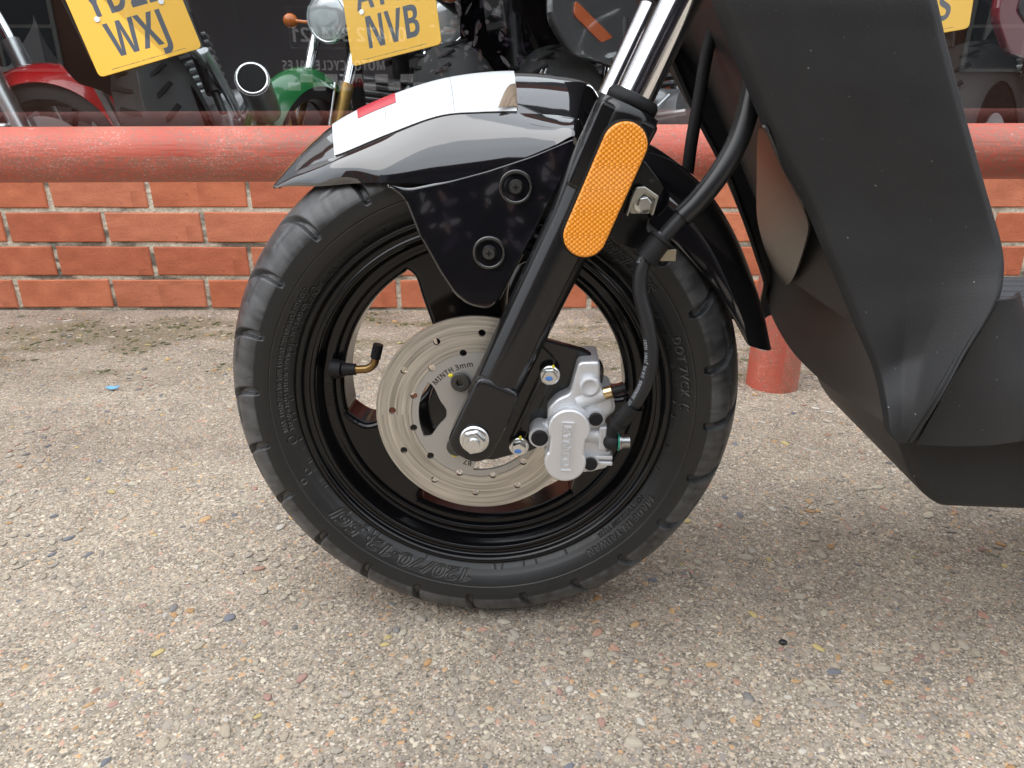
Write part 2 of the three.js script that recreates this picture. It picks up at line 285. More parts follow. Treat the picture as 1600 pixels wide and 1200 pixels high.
  // low moss cushions in the strip before the wall
  const mossG = new THREE.IcosahedronGeometry(1, 1), pm = new THREE.InstancedMesh(mossG, std([0.10, 0.10, 0.045], 1), 700); let k = 0;
  while (k < 700) { const x = rr(-1.5, 1.5), z = rr(-1.735, -1.3); if (fbm(x * 9 + 9, z * 22 + 60, 114, 4) * 0.8 + 0.24 * Math.exp(-(((z + 1.52) / 0.17) ** 2)) + rr(-0.08, 0.08) < 0.6) continue; const s = rr(0.0015, 0.005); o.position.set(x, 0, z); o.rotation.set(0, rr(0, 6), 0); o.scale.set(s * rr(1, 2.2), s * 0.3, s); o.updateMatrix(); pm.setMatrixAt(k, o.matrix); const q = rr(0.6, 1.3); pm.setColorAt(k, lin(q, q, q * rr(0.7, 1.1))); k++; }
  pm.name = 'moss'; pm.userData = { kind: 'stuff', label: 'low olive moss in the strip before the brick wall', category: 'moss' }; pm.castShadow = pm.receiveShadow = true; scene.add(pm);
  // litter
  const lit = new THREE.Shape(); [[-0.012, 0], [-0.004, 0.006], [0.004, 0.003], [0.012, 0.007], [0.010, -0.002], [0.002, -0.005]].forEach(([a, b], i) => (i ? lit.lineTo(a, b) : lit.moveTo(a, b)));
  const lp = part('plastic_scrap', extrude(lit, 0, 0.0016, 0.0004).rotateX(-1.25), std([0.16, 0.42, 0.66], 0.4), scene); lp.position.set(-0.718, 0.004, -1.225); lp.userData = { label: 'tiny torn scrap of light blue plastic on the concrete', category: 'litter' };
  const bk = part('rubber_crumb', new THREE.IcosahedronGeometry(0.0042, 1).scale(1, 0.6, 0.8), std([0.01, 0.012, 0.014], 0.4), scene); bk.position.set(0.2625, 0.002, -0.571); bk.userData = { label: 'small shiny black crumb lying on the pale concrete', category: 'litter' };
}

// ---------- shop front ----------
const WZ = -1.748;
{
  const shop = thing('motorcycle_shop', 'red brick shop front with one large display window above a low wall', 'building', [0, 0, WZ]);
  const mort = part('brick_wall', [box(7.2, 0.412, 0.2, 0, 0.196, -0.1045, 0.001)], M.mortar, shop);
  { const p = mort.geometry.attributes.position, u = mort.geometry.attributes.uv; for (let i = 0; i < p.count; i++) u.setXY(i, p.getX(i) / 0.8, p.getY(i) / 0.8); }
  const PH = 0.0803, BL = 0.2325, bricks = [];
  for (let v = 0; v < 6; v++) {
    const w = BL - 0.0118, h = PH - 0.0115;
    const j = () => rr(-0.0014, 0.0014);
    const s = poly([[-w / 2 + j(), -h / 2 + j()], [w / 2 + j(), -h / 2 + j()], [w / 2 + j(), h / 2 + j()], [-w / 2 + j(), h / 2 + j()]]);
    const g = extrude(s, -0.05, 0.0, 0.0022, 1), p = g.attributes.position, u = g.attributes.uv, ou = rnd(), ov = rnd();
    for (let i = 0; i < p.count; i++) u.setXY(i, p.getX(i) / 0.5 + ou, p.getY(i) / 0.25 + ov); bricks.push(g);
  }
  const phase = [-1.206, -1.093, -1.192, -1.076, -1.206];
  for (let row = 0; row < 5; row++) for (let k = -8; k < 18; k++) {
    const x = phase[row] + (k + 0.5) * BL; if (Math.abs(x) > 3.4) continue;
    const b = part('brick', bricks[(rnd() * 6) | 0], M.brick[(rnd() * 5) | 0], mort); b.position.set(x + rr(-0.0012, 0.0012), (row + 0.5) * PH + 0.001, rr(-0.001, 0.0012)); b.rotation.z = rr(-0.004, 0.004); 
  }
  part('window_sill', [box(7.2, 0.008, 0.22, 0, 0.4075, -0.112, 0.002)], M.frame, shop);
  const win = part('window_frame', [box(7.0, 0.01, 0.06, 0, 0.417, -0.05, 0.002), box(7.0, 0.06, 0.06, 0, 3.13, -0.05), box(0.06, 2.67, 0.06, -3.47, 1.76, -0.05), box(0.06, 2.67, 0.06, 3.47, 1.76, -0.05)], M.frame, shop);
  part('window_pane', [new THREE.PlaneGeometry(6.9, 2.68).translate(0, 1.762, -0.05)], M.glass, win);
  const plain = std([0.30, 0.13, 0.09], 0.9, 0, { map: brickMap });
  part('upper_wall', [box(8.6, 2.2, 0.24, 0, 4.27, -0.13)], plain, shop);
  part('side_pier', [box(0.78, 3.16, 0.24, -3.9, 1.58, -0.13)], plain, shop); part('side_pier', [box(0.78, 3.16, 0.24, 3.9, 1.58, -0.13)], plain, shop);
  const dim = std([0.5, 0.5, 0.51], 0.8);
  part('side_wall', [box(0.2, 3.6, 5.2, -4.2, 1.8, -2.86)], dim, shop); part('side_wall', [box(0.2, 3.6, 5.2, 4.2, 1.8, -2.86)], dim, shop);
  part('back_wall', [box(8.2, 3.6, 0.2, 0, 1.8, -5.4)], std([0.16, 0.16, 0.17], 0.8), shop); for (const [d, z] of [[0.24, -0.38], [3.5, -3.91]]) part('ceiling', [box(8.6, 0.2, d, 0, 3.72, z)], std([0.7, 0.7, 0.7], 0.9), shop);
  part('added_rooflight', [new THREE.PlaneGeometry(8.2, 1.7).rotateX(-Math.PI / 2).translate(0, 3.74, -1.33)], phys([0.97, 0.98, 0.98], 0, 0, { transmission: 1, thickness: 0, ior: 1.5, side: THREE.DoubleSide }), shop);  // unseen pane over a ceiling gap, added to let sky brighten the bikes
  struct('showroom_floor', [box(8.0, 0.06, 5.0, 0, -0.012, WZ - 2.75)], std([0.45, 0.44, 0.42], 0.5));
}

// ---------- guard rail ----------
{
  const r = thing('guard_rail', 'weathered red painted steel pipe rail on posts before the brick wall', 'railing', [0, 0, -1.255]);
  const rg = new THREE.CylinderGeometry(0.0435, 0.0435, 6.4, 48, 1).rotateZ(Math.PI / 2).translate(0, 0.405, 0), u = rg.attributes.uv;
  for (let i = 0; i < u.count; i++) { const a = u.getX(i), b = u.getY(i); u.setXY(i, b * 2.9, a); }
  const rm = part('rail', rg, M.rail, r); rm.rotation.z = 0.0035;
  for (const x of [-2.75, -1.14, 0.476, 2.1]) {
    const pg = new THREE.CylinderGeometry(0.0455, 0.0455, 0.41, 40, 1).translate(x, 0.199, 0), pu = pg.attributes.uv; for (let i = 0; i < pu.count; i++) pu.setXY(i, pu.getX(i) * 0.3 + x, pu.getY(i) * 1.2); part('post', pg, M.rail, r);
  }
  for (const x of [-3.2, 3.2]) part('end_cap', new THREE.SphereGeometry(0.0435, 24, 12).scale(0.3, 1, 1).translate(x, 0.405 + x * 0.0035, 0), M.rail, r);
}

// ---------- scooter ----------
const AX = 0.2345;                                         // axle height
const sc = thing('scooter', 'black scooter with learner plate on its front mudguard, parked on the concrete', 'scooter', [-0.0262, 0, -0.653]);
sc.rotation.set(-0.018, -0.041, 0, 'YXZ');
{ // ---- front wheel ----
  const wheel = new THREE.Group(); wheel.name = 'front_wheel'; wheel.position.set(0, AX, 0); sc.add(wheel);
  // tyre
  const ctl = [[0.036, 0.163], [0.0425, 0.1715], [0.0475, 0.1768], [0.0525, 0.1840], [0.0562, 0.1920], [0.0575, 0.1985], [0.0567, 0.2045], [0.0535, 0.2120], [0.0482, 0.2192], [0.0402, 0.2256], [0.0295, 0.2310], [0.0155, 0.2347], [0, 0.2360]];
  const full = ctl.concat(ctl.slice(0, -1).reverse().map(([z, r]) => [-z, r]));
  const cv = new THREE.CatmullRomCurve3(full.map(([z, r]) => V(z, r)), false, 'centripetal'), MP = 112, NT = 1800, pp = cv.getSpacedPoints(MP), total = cv.getLength();
  const sEdge = (() => { let b = 0; pp.forEach((p, i) => { if (p.y < 0.2045 && p.x > 0) b = i; }); return b / MP * total; })(), half = total / 2, Lt = half - sEdge;
  const pos = new Float32Array((MP + 1) * (NT + 1) * 3), uv = new Float32Array((MP + 1) * (NT + 1) * 2), idx = [];
  const nrm = pp.map((p, i) => { const a = pp[Math.max(0, i - 1)], b = pp[Math.min(MP, i + 1)], t = V(b.x - a.x, b.y - a.y).normalize(); return V(-t.y, t.x).multiplyScalar(-1); });   // outward in (z, r)
  if (nrm[MP >> 1].y < 0) nrm.forEach((n) => n.multiplyScalar(-1));
  const NG = 24, per = 2 * Math.PI / NG;
  for (let i = 0; i <= MP; i++) for (let j = 0; j <= NT; j++) {
    const th = j / NT * 2 * Math.PI, s = i / MP * total, sd = s < half ? s : total - s, u = (sd - sEdge) / Lt, p = pp[i], n = nrm[i];
    let d = 0.0009 * sstep(-0.015, 0.015, u);
    if (u > -0.09) {
      const ph = (s < half ? 11.2 : 3.7) * Math.PI / 180, sweep = 0.01 * u + 0.26 * u * u; let q = (th - ph - sweep) / per; q -= Math.round(q);
      const dist = Math.abs(q * per * p.y), along = u < 0.0 ? -u * Lt : u > 0.78 ? (u - 0.78) * Lt : 0, w = 0.0034 - 0.0012 * clamp(u), e = Math.hypot(dist, along);
      d -= 0.0055 * (1 - sstep(w - 0.0007, w + 0.0007, e));
      let q2 = (th - ph) / per; q2 -= Math.floor(q2);
      const sl = Math.abs(u - 0.3 - 0.05 * q2) * Lt; if (u > 0) d -= 0.0016 * (1 - sstep(0.0004, 0.0017, sl)) * sstep(0.05, 0.1, q2) * (1 - sstep(0.62, 0.68, q2));
    } else { d -= 0.0004 * (1 - sstep(0.0004, 0.0012, Math.abs(sd - 0.0195))); }
    const z = p.x + n.x * d, r = p.y + n.y * d, k = i * (NT + 1) + j; let y = r * Math.sin(th); y = Math.max(y, -AX + 0.0003);
    pos.set([r * Math.cos(th), y, z], k * 3); uv.set([1 - j / NT, i / MP], k * 2);
  }
  for (let i = 0; i < MP; i++) for (let j = 0; j < NT; j++) { const a = i * (NT + 1) + j; idx.push(a, a + 1, a + NT + 1, a + 1, a + NT + 2, a + NT + 1); }
  const tg = new THREE.BufferGeometry(); tg.setAttribute('position', new THREE.BufferAttribute(pos, 3)); tg.setAttribute('uv', new THREE.BufferAttribute(uv, 2)); tg.setIndex(idx); tg.computeVertexNormals();
  const CW = 2048, CH = 512, vOf = (m) => CH - m / total * CH;                    // canvas y of a profile length in metres from the near bead
  const marks = (c, bg, line) => {
    c.fillStyle = bg; c.fillRect(0, 0, CW, CH);
    const txt = (str, deg, m, hmm, wide = 1, fill = false, italic = false) => {        // starts at deg, runs clockwise; m = baseline from the bead; hmm = cap height
      const px = hmm / 1000 / total * CH / 0.72; c.save(); c.translate((1 - deg / 360) * CW, vOf(m)); c.scale(wide * (CW / (2 * Math.PI * 0.19)) / (CH / total), 1); c.font = (italic ? 'italic ' : '') + 'bold ' + px + 'px sans-serif'; c.lineWidth = 2.2; c.strokeStyle = '#fff'; c.fillStyle = '#fff';
      if (fill) c.fillText(str, 0, 0); else c.strokeText(str, 0, 0); c.restore();
    };
    txt('120/70-12  56J', 267, 0.0165, 12.5, 1.42, false, true);
    txt('DOT 7YCX  (3821)', 22, 0.0195, 8, 1.15, true); txt('MADE IN TAIWAN', 331, 0.0215, 7, 1.1, true); txt('FOR TUBELESS TYRE', 329, 0.0135, 3.8, 1.3, true);
    txt('MAX. LOAD 224 KG (495 LBS) AT 280 KPA (41 PSI) COLD', 189, 0.0225, 4.2, 1.0, true); txt('TREAD 4 PLIES NYLON  SIDEWALL 4 PLIES NYLON', 189, 0.0165, 4.0, 1.05, true); txt('TUBELESS', 150, 0.013, 4, 1.2, true);
    txt('TUBELESS', 62, 0.016, 12, 1.1, false, true);
    c.strokeStyle = '#fff'; c.lineWidth = 2; for (const [deg, m, r] of [[192, 0.021, 9], [144, 0.0165, 9], [203, 0.02, 7], [232, 0.021, 6], [205, 0.028, 6]]) { c.beginPath(); c.ellipse((1 - deg / 360) * CW, vOf(m), r * 0.72, r, 0, 0, 7); c.stroke(); }
    for (let k = 0; k < 46; k++) { const x = rnd() * CW; c.globalAlpha = 0.8; c.beginPath(); c.moveTo(x, vOf(0.0115)); c.lineTo(x + rr(-2, 2), vOf(0.016)); c.stroke(); } c.globalAlpha = 1;
    c.fillStyle = '#c8c8c8'; for (const m of [0.0095, 0.0335]) c.fillRect(0, vOf(m), CW, 2);
  };
  const tyreBump = canvasTex(CW, CH, (c) => marks(c, '#808080'), false), mk = document.createElement('canvas'); mk.width = CW; mk.height = CH; marks(mk.getContext('2d'), '#000'); const dust = mk.getContext('2d').getImageData(0, 0, CW, CH).data;
  const tyreMap = dataTex(2048, 512, (i2, j) => {
    const i = i2 / 2, dm = dust[((511 - j) * 2048 + i2) * 4] / 255, m = j / 512 * total, sd = m < half ? m : total - m, tr = sstep(sEdge - 0.0008, sEdge + 0.0012, sd), a = vnoise(i / 3, j / 26, 131), b = fbm(i / 22, j / 22, 132), c = hash2(i2, j, 133), sp = vnoise(i / 1.7, j / 1.7, 134) > 0.95 ? 1 : 0;
    const side = 0.012 + 0.006 * (b - 0.5) + 0.003 * (c - 0.5), tread = 0.056 + 0.06 * (b - 0.5) + 0.045 * (a - 0.5) + 0.022 * (c - 0.5);
    const v = Math.max(0.008, side + (tread - side) * tr + sp * 0.012) + dm * 0.028 * (0.5 + b); return [v * (0.98 + 0.08 * dm), v, v * (1.03 - 0.1 * dm)];
  });
  part('tyre', tg, phys([1, 1, 1], 0.4, 0, { map: tyreMap, bumpMap: tyreBump, bumpScale: 0.0022 }), wheel);
  const hairs = []; for (let k = 0; k < 90; k++) { const th = rr(3.0, 6.6), zz = rr(0.03, 0.0567), r = 0.2045 + (0.0567 - zz) * 0.8, dir = V(Math.cos(th), Math.sin(th), 0.9).normalize(), a = V(r * Math.cos(th), r * Math.sin(th), zz); if (a.y < -0.2315) continue; hairs.push(between(a, a.clone().addScaledVector(dir, rr(0.002, 0.006)), 0.00028, 0.0002, 5)); }
  part('vent_hairs', hairs, M.rubber, wheel).userData.kind = 'stuff';
  // rim
  const rp = [[0.031, 0.164], [0.0385, 0.1672], [0.0428, 0.1695], [0.0446, 0.1688], [0.0448, 0.1668], [0.0432, 0.1645], [0.0400, 0.1622], [0.0388, 0.1590], [0.0398, 0.1566], [0.0396, 0.1546], [0.0372, 0.1530], [0.0280, 0.1512], [0.0240, 0.1500], [0.0226, 0.1485], [0.0222, 0.1425], [0.0205, 0.1405], [0.0150, 0.1392], [0, 0.1388]];
  const rfull = rp.concat(rp.slice(0, -1).reverse().map(([z, r]) => [-z, r])), rrows = rfull.map(([z, r]) => { const o = []; for (let j = 0; j <= 220; j++) { const t = j / 220 * 2 * Math.PI; o.push(V(r * Math.cos(t), r * Math.sin(t), z)); } return o; });
  const dense = []; { const c2 = new THREE.CatmullRomCurve3(rfull.map(([z, r]) => V(z, r)), false, 'centripetal').getPoints(170); for (const q of c2) { const o = []; for (let j = 0; j <= 260; j++) { const t = j / 260 * 2 * Math.PI; o.push(V(q.y * Math.cos(t), q.y * Math.sin(t), q.x)); } dense.push(o); } }
  const rim = part('rim', gridGeo(dense), M.rimBlack, wheel);
  part('rim_lettering', [arcText('KYMCO', 0.1432, 3.24, 0.0048, 0.0222, 0.0006), arcText('J12xMT3.50', 0.1432, -1.45, 0.0044, 0.0222, 0.0006), arcText('KYMCO  06 21', 0.1432, 0.72, 0.0042, 0.0222, 0.0006)], M.rimBlack, wheel);
  // hub and spokes
  part('hub', [latheZ([[0.012, -0.052], [0.034, -0.052], [0.037, -0.045], [0.037, -0.02], [0.032, -0.012], [0.032, 0.03], [0.044, 0.04], [0.046, 0.058], [0.044, 0.066], [0.02, 0.068], [0.012, 0.075]], 48)], M.rimBlack, wheel);
  const web = circleShape(0.1402);
  for (const c of [160, 280, 40]) {
    const w = []; for (let t = -41; t <= 31; t += 3) { const a = (c + t) * Math.PI / 180; w.push([0.1362 * Math.cos(a), 0.1362 * Math.sin(a)]); }
    for (const [t, r] of [[38, 0.122], [39, 0.104], [36, 0.075], [24, 0.053], [0, 0.046], [-24, 0.053], [-36, 0.075], [-41, 0.105], [-43, 0.124]]) { const a = (c + t) * Math.PI / 180; w.push([r * Math.cos(a), r * Math.sin(a)]); }
    web.holes.push(new THREE.Path().setFromPoints(new THREE.CatmullRomCurve3(w.map(([x, y]) => V(x, y)), true, 'catmullrom', 0.5).getPoints(150).map((p) => new THREE.Vector2(p.x, p.y))));
  }
  part('spokes', new THREE.ExtrudeGeometry(web, { depth: 0.03, bevelEnabled: true, bevelSize: 0.005, bevelThickness: 0.006, bevelOffset: -0.001, bevelSegments: 4, curveSegments: 90 }).translate(0, 0, -0.018), M.rimBlack, wheel);
  // brake disc: a band and a carrier, both cut by the drillings
  const ZD = 0.0700, T = 0.0032, hr = 0.0031, r0 = 0.0585, rout = 0.0895, inner = (k) => (12 + 30 * k) * Math.PI / 180;
  const notch = (sign) => { const o = []; for (let i = 0; i < 720; i++) { const t = i / 720 * 2 * Math.PI; let q = (t - 12 * Math.PI / 180) / (Math.PI / 6); q -= Math.round(q); const d = Math.abs(q) * Math.PI / 6 * r0; o.push([t, r0 + sign * (d < hr ? Math.sqrt(hr * hr - d * d) : 0.0001)]); } return o.map(([t, r]) => [r * Math.cos(t), r * Math.sin(t)]); };
  const bandS = circleShape(rout); bandS.holes.push(new THREE.Path().setFromPoints(notch(1).map(([x, y]) => new THREE.Vector2(x, y))));
  for (let k = 0; k < 12; k++) { const a = (27 + 30 * k) * Math.PI / 180, h = new THREE.Path(); h.absarc(0.0752 * Math.cos(a), 0.0752 * Math.sin(a), hr, 0, 2 * Math.PI, true); bandS.holes.push(h); }
  const planar = (g) => { const p = g.attributes.position, u = g.attributes.uv; for (let i = 0; i < p.count; i++) u.setXY(i, p.getX(i) / 0.18 + 0.5, p.getY(i) / 0.18 + 0.5); return g; };
  const bandG = new THREE.ExtrudeGeometry(bandS, { depth: T, bevelEnabled: false, curveSegments: 160 }).translate(0, 0, ZD);
  const disc = part('brake_disc', planar(bandG), M.disc, wheel);
  const carS = poly(notch(-1));
  for (const c of [175, 295, 55]) {                                             // the three windows
    const w = []; for (let t = -31; t <= 31; t += 3.1) { const a = (c + t) * Math.PI / 180; w.push([0.0525 * Math.cos(a), 0.0525 * Math.sin(a)]); }
    for (const [t, r] of [[30, 0.0465], [21, 0.037], [10, 0.029], [-6, 0.0285], [-18, 0.036], [-29, 0.0455]]) { const a = (c + t) * Math.PI / 180; w.push([r * Math.cos(a), r * Math.sin(a)]); }
    carS.holes.push(new THREE.Path().setFromPoints(new THREE.CatmullRomCurve3(w.map(([x, y]) => V(x, y)), true, 'catmullrom', 0.35).getPoints(120).map((p) => new THREE.Vector2(p.x, p.y))));
  }
  { const h = new THREE.Path(); h.absarc(0, 0, 0.017, 0, 7, true); carS.holes.push(h); }
  part('disc_carrier', planar(new THREE.ExtrudeGeometry(carS, { depth: T - 0.0004, bevelEnabled: false, curveSegments: 60 }).translate(0, 0, ZD)), M.carrier, wheel);
  part('disc_marking', [arcText('MINTH 3mm', 0.0455, 143 * Math.PI / 180, 0.0046, ZD + T - 0.00045, 0.00012), arcText('B7', 0.0445, 262 * Math.PI / 180, 0.0046, ZD + T - 0.00045, 0.00012)], M.engraved, wheel);
  for (const a of [115, 235, 355]) {
    const x = 0.0352 * Math.cos(a * Math.PI / 180), y = 0.0352 * Math.sin(a * Math.PI / 180), hs = circleShape(0.0033, x, y);
    const head = circleShape(0.0083, x, y); head.holes.push(new THREE.Path().setFromPoints(hexShape(0.003, x, y).getPoints()));
    part('disc_bolt', [extrude(head, ZD + T, ZD + T + 0.0042, 0.0009), cylZ(0.0032, ZD + T, ZD + T + 0.0012, x, y, 16)], M.darkSteel, wheel);
  }
  for (const [a, r] of [[122, 0.0437], [240, 0.0442]]) part('paint_mark', new THREE.SphereGeometry(0.0019, 10, 6).scale(1.2, 0.9, 0.25).translate(r * Math.cos(a * Math.PI / 180), r * Math.sin(a * Math.PI / 180), ZD + T), M.yellowPaint, wheel);
  // valve
  const Y = (p) => [p[0], p[1] - AX, p[2]];
  part('valve_base', [between(V(...Y([-0.1375, 0.2603, 0.028])), V(...Y([-0.128, 0.2604, 0.03])), 0.0095, 0.0078), between(V(...Y([-0.128, 0.2604, 0.03])), V(...Y([-0.116, 0.2606, 0.03])), 0.0062, 0.0052)], M.rubber, wheel);
  part('valve_stem', tube([[-0.1215, 0.2605, 0.03], [-0.112, 0.2606, 0.03], [-0.1042, 0.2618, 0.03], [-0.0987, 0.2665, 0.03], [-0.0968, 0.2735, 0.03]].map(Y), 0.0037, 40), M.brass, wheel);
  { const a = V(...Y([-0.0972, 0.2718, 0.03])), b = V(...Y([-0.0937, 0.2848, 0.03])), l = []; for (let k = 0; k < 18; k++) { const t = k / 18 * 6.283, u = V(Math.cos(t), 0, Math.sin(t)).applyQuaternion(new THREE.Quaternion().setFromUnitVectors(V(0, 1, 0), b.clone().sub(a).normalize())).multiplyScalar(0.0043); l.push(between(a.clone().add(u), b.clone().add(u), 0.0005, 0.0004, 5)); } part('valve_cap', [between(a, b, 0.0046, 0.0042), ...l], M.rubber, wheel); }
}
const screwHead = (name, x, y, z, parent) => {
  part(name, [cylZ(0.0058, z - 0.004, z + 0.0012, x, y, 28, 0.0046)], M.darkSteel, parent);
  const c = part('cross_slot', [box(0.0046, 0.0011, 0.0006, x, y, z + 0.0013, 0.0001), box(0.0011, 0.0046, 0.00062, x, y, z + 0.0013, 0.0001)], M.matteBlack, parent); return c;
};
{ // ---- front mudguard ----
  const M0 = [[-0.1861, 0.4202, 0], [-0.1701, 0.4360, 0], [-0.1454, 0.4574, 0], [-0.1217, 0.4741, 0], [-0.0821, 0.4919, 0], [-0.0383, 0.5054, 0], [-0.0061, 0.5108, 0], [0.0311, 0.5127, 0], [0.0629, 0.5102, 0], [0.0895, 0.5043, 0], [0.1007, 0.4895, 0]];
  const M1 = [[-0.1841, 0.4206, 0.004], [-0.1618, 0.4321, 0.018], [-0.1358, 0.4421, 0.032], [-0.1096, 0.4495, 0.045], [-0.0716, 0.4639, 0.047], [-0.0276, 0.4783, 0.047], [0.0027, 0.4807, 0.047], [0.0353, 0.4812, 0.047], [0.0629, 0.4798, 0.046], [0.0804, 0.4784, 0.045], [0.0858, 0.4703, 0.044]];
  const M2 = [[-0.1828, 0.4203, 0.006], [-0.1578, 0.4228, 0.025], [-0.1302, 0.4247, 0.044], [-0.1015, 0.4280, 0.056], [-0.0723, 0.4301, 0.066], [-0.0290, 0.4300, 0.068], [0.0038, 0.4388, 0.068], [0.0385, 0.4494, 0.068], [0.0620, 0.4588, 0.068], [0.0764, 0.4649, 0.068], [0.0792, 0.4560, 0.066]];
  const NU = 90, c0 = curvePts(M0, NU), c1 = curvePts(M1, NU), c2 = curvePts(M2, NU);
  const surf = (i, v) => {                                 // v: 0 ridge, 1 upper crease, 2 lower edge; negative on the far side
    const s = Math.sign(v) || 1, w = Math.abs(v), a = w < 1 ? c0[i] : c1[i], b = w < 1 ? c1[i] : c2[i], t = w < 1 ? w : w - 1, p = a.clone().lerp(b, t), e = Math.min(1, i / 22);
    p.y += (w < 1 ? 0.0075 : 0.0022) * e * 4 * t * (1 - t); p.z += (w < 1 ? 0.0 : 0.0028) * e * 4 * t * (1 - t); p.z *= s; return p;
  };
  const vs = []; for (let k = -20; k <= 20; k++) vs.push(k / 10);
  const rows = []; for (let i = 0; i <= NU; i++) rows.push(vs.map((v) => surf(i, v)));
  const full = shell(rows, 0.0032), strip = (k0, k1) => gridGeo(rows.map((r) => r.slice(k0, k1 + 1)));
  const shellG = [strip(0, 10), strip(10, 30), strip(30, 40), full[1], full[2]];        // hard edge along the two creases
  const panel = [[-0.0720, 0.4293], [-0.0520, 0.4262], [-0.0214, 0.4324], [0.0088, 0.4403], [0.0435, 0.4513], [0.0769, 0.4650], [0.0806, 0.4561], [0.0732, 0.4419], [0.0540, 0.4063], [0.0287, 0.3575], [0.0182, 0.3371], [0.0102, 0.3310], [-0.0057, 0.3341], [-0.0177, 0.3432], [-0.0288, 0.3596], [-0.0459, 0.3906], [-0.0563, 0.4175]];
  const ps = roundPoly(panel, 0.005);
  const pg = extrude(ps, 0.0615, 0.0685, 0.0022, 4); { const p = pg.attributes.position; for (let i = 0; i < p.count; i++) p.setZ(i, p.getZ(i) - 0.11 * (p.getY(i) - 0.43)); pg.computeVertexNormals(); }
  const pg2 = pg.clone().scale(1, 1, -1); { const id = pg2.index; const p = pg2.attributes.position; const nn = pg2.attributes.normal; for (let i = 0; i < p.count; i += 3) { for (const at of [p, nn, pg2.attributes.uv]) { const s = at.itemSize; for (let q = 0; q < s; q++) { const a = at.array[(i + 1) * s + q]; at.array[(i + 1) * s + q] = at.array[(i + 2) * s + q]; at.array[(i + 2) * s + q] = a; } } } }
  const mud = part('front_mudguard', [...shellG, pg, pg2, ...[[0.0318, 0.4275, 0.0004], [0.0108, 0.3770, 0.0058]].map(([x, y, z]) => latheZ([[0.0100, 0.0672], [0.0128, 0.0680], [0.0132, 0.0700], [0.0124, 0.0714], [0.0106, 0.0706], [0.0092, 0.0678]], 40).translate(x, y, z))], M.gloss, sc);
  for (const [x, y, z] of [[0.0318, 0.4275, 0.0725], [0.0108, 0.3770, 0.0780]]) screwHead('screw', x, y, z, mud);
  // learner plate: thin white vinyl over the top of the mudguard, a red letter on it
  const sheet = (i0, i1, va, vb, off, t) => { const R = []; for (let i = i0; i <= i1; i++) { const r = []; for (let k = 0; k <= 24; k++) { const v = va + (vb - va) * k / 24; const p = surf(i, v), q = surf(Math.min(NU, i + 1), v).sub(surf(Math.max(0, i - 1), v)), w = surf(i, Math.min(2, v + 0.03)).sub(surf(i, Math.max(-2, v - 0.03))), n = w.cross(q).normalize(); if (n.y < 0) n.negate(); r.push(p.addScaledVector(n, off)); } R.push(r); } return shell(R, t); };
  const white = sheet(25, 62, -0.985, 0.985, 0.0011, 0.0007);
  part('learner_plate', white, M.white, mud).userData.label = 'white learner plate sheet with a peeling corner';
  part('letter', [...sheet(31, 38, -0.60, 0.52, 0.0015, 0.0003), ...sheet(26, 38, -0.60, -0.35, 0.00155, 0.0003)], M.redVinyl, mud).userData.label = 'red letter L on the learner plate';
  // peeled corner: a curl of the brown backing
  const curl = []; for (let i = 0; i <= 10; i++) { const t = i / 10, r = []; for (let k = 0; k <= 6; k++) { const s = k / 6, a = surf(58 + Math.round(4 * t), 0.975 - 0.02 * t), b = surf(62, 0.62 + 0.36 * t); const p = a.clone().lerp(b, s); p.y += 0.0015 + 0.006 * Math.sin(Math.PI * s) * (1 - t) + 0.001; p.z += 0.003 * (1 - t); r.push(p); } curl.push(r); }
  part('peeled_corner', shell(curl, 0.0006), M.kraft, mud);
  for (const k of [36, 48]) part('fold_line', tube([0.2, 0.4, 0.6, 0.8, 0.98].map((v) => surf(k, v).add(V(0, 0.0013, 0.0004)).toArray()), 0.00022, 20, 5), std([0.35, 0.35, 0.35], 0.6), mud);
  // rear half, behind the fork
  const R0 = [[0.1262, 0.4617], [0.1427, 0.4565], [0.1682, 0.4410], [0.1916, 0.4215], [0.2137, 0.3928], [0.2347, 0.3535], [0.2504, 0.3155], [0.2598, 0.2852]], R2 = [[0.1179, 0.4126], [0.1285, 0.4066], [0.1472, 0.3935], [0.1637, 0.3797], [0.1865, 0.3562], [0.2044, 0.3348], [0.2168, 0.3167], [0.2300, 0.2960]];
  const r0c = curvePts([[0.085, 0.487, 0], ...R0.map((p) => [...p, 0])], 60), r2c = curvePts([[0.09, 0.425, 0.057], ...R2.map((p) => [...p, 0.055])], 60), rr2 = [];
  for (let i = 0; i <= 60; i++) { const r = []; for (let k = -12; k <= 12; k++) { const v = k / 12, w = Math.abs(v), p = r0c[i].clone().lerp(r2c[i], w ** 2.4); p.z = 0.055 * Math.sin(w * Math.PI / 2 * 0.98) * Math.sign(v || 1); r.push(p); } rr2.push(r); }
  part('rear_mudguard', shell(rr2, 0.003), M.gloss, sc);
}
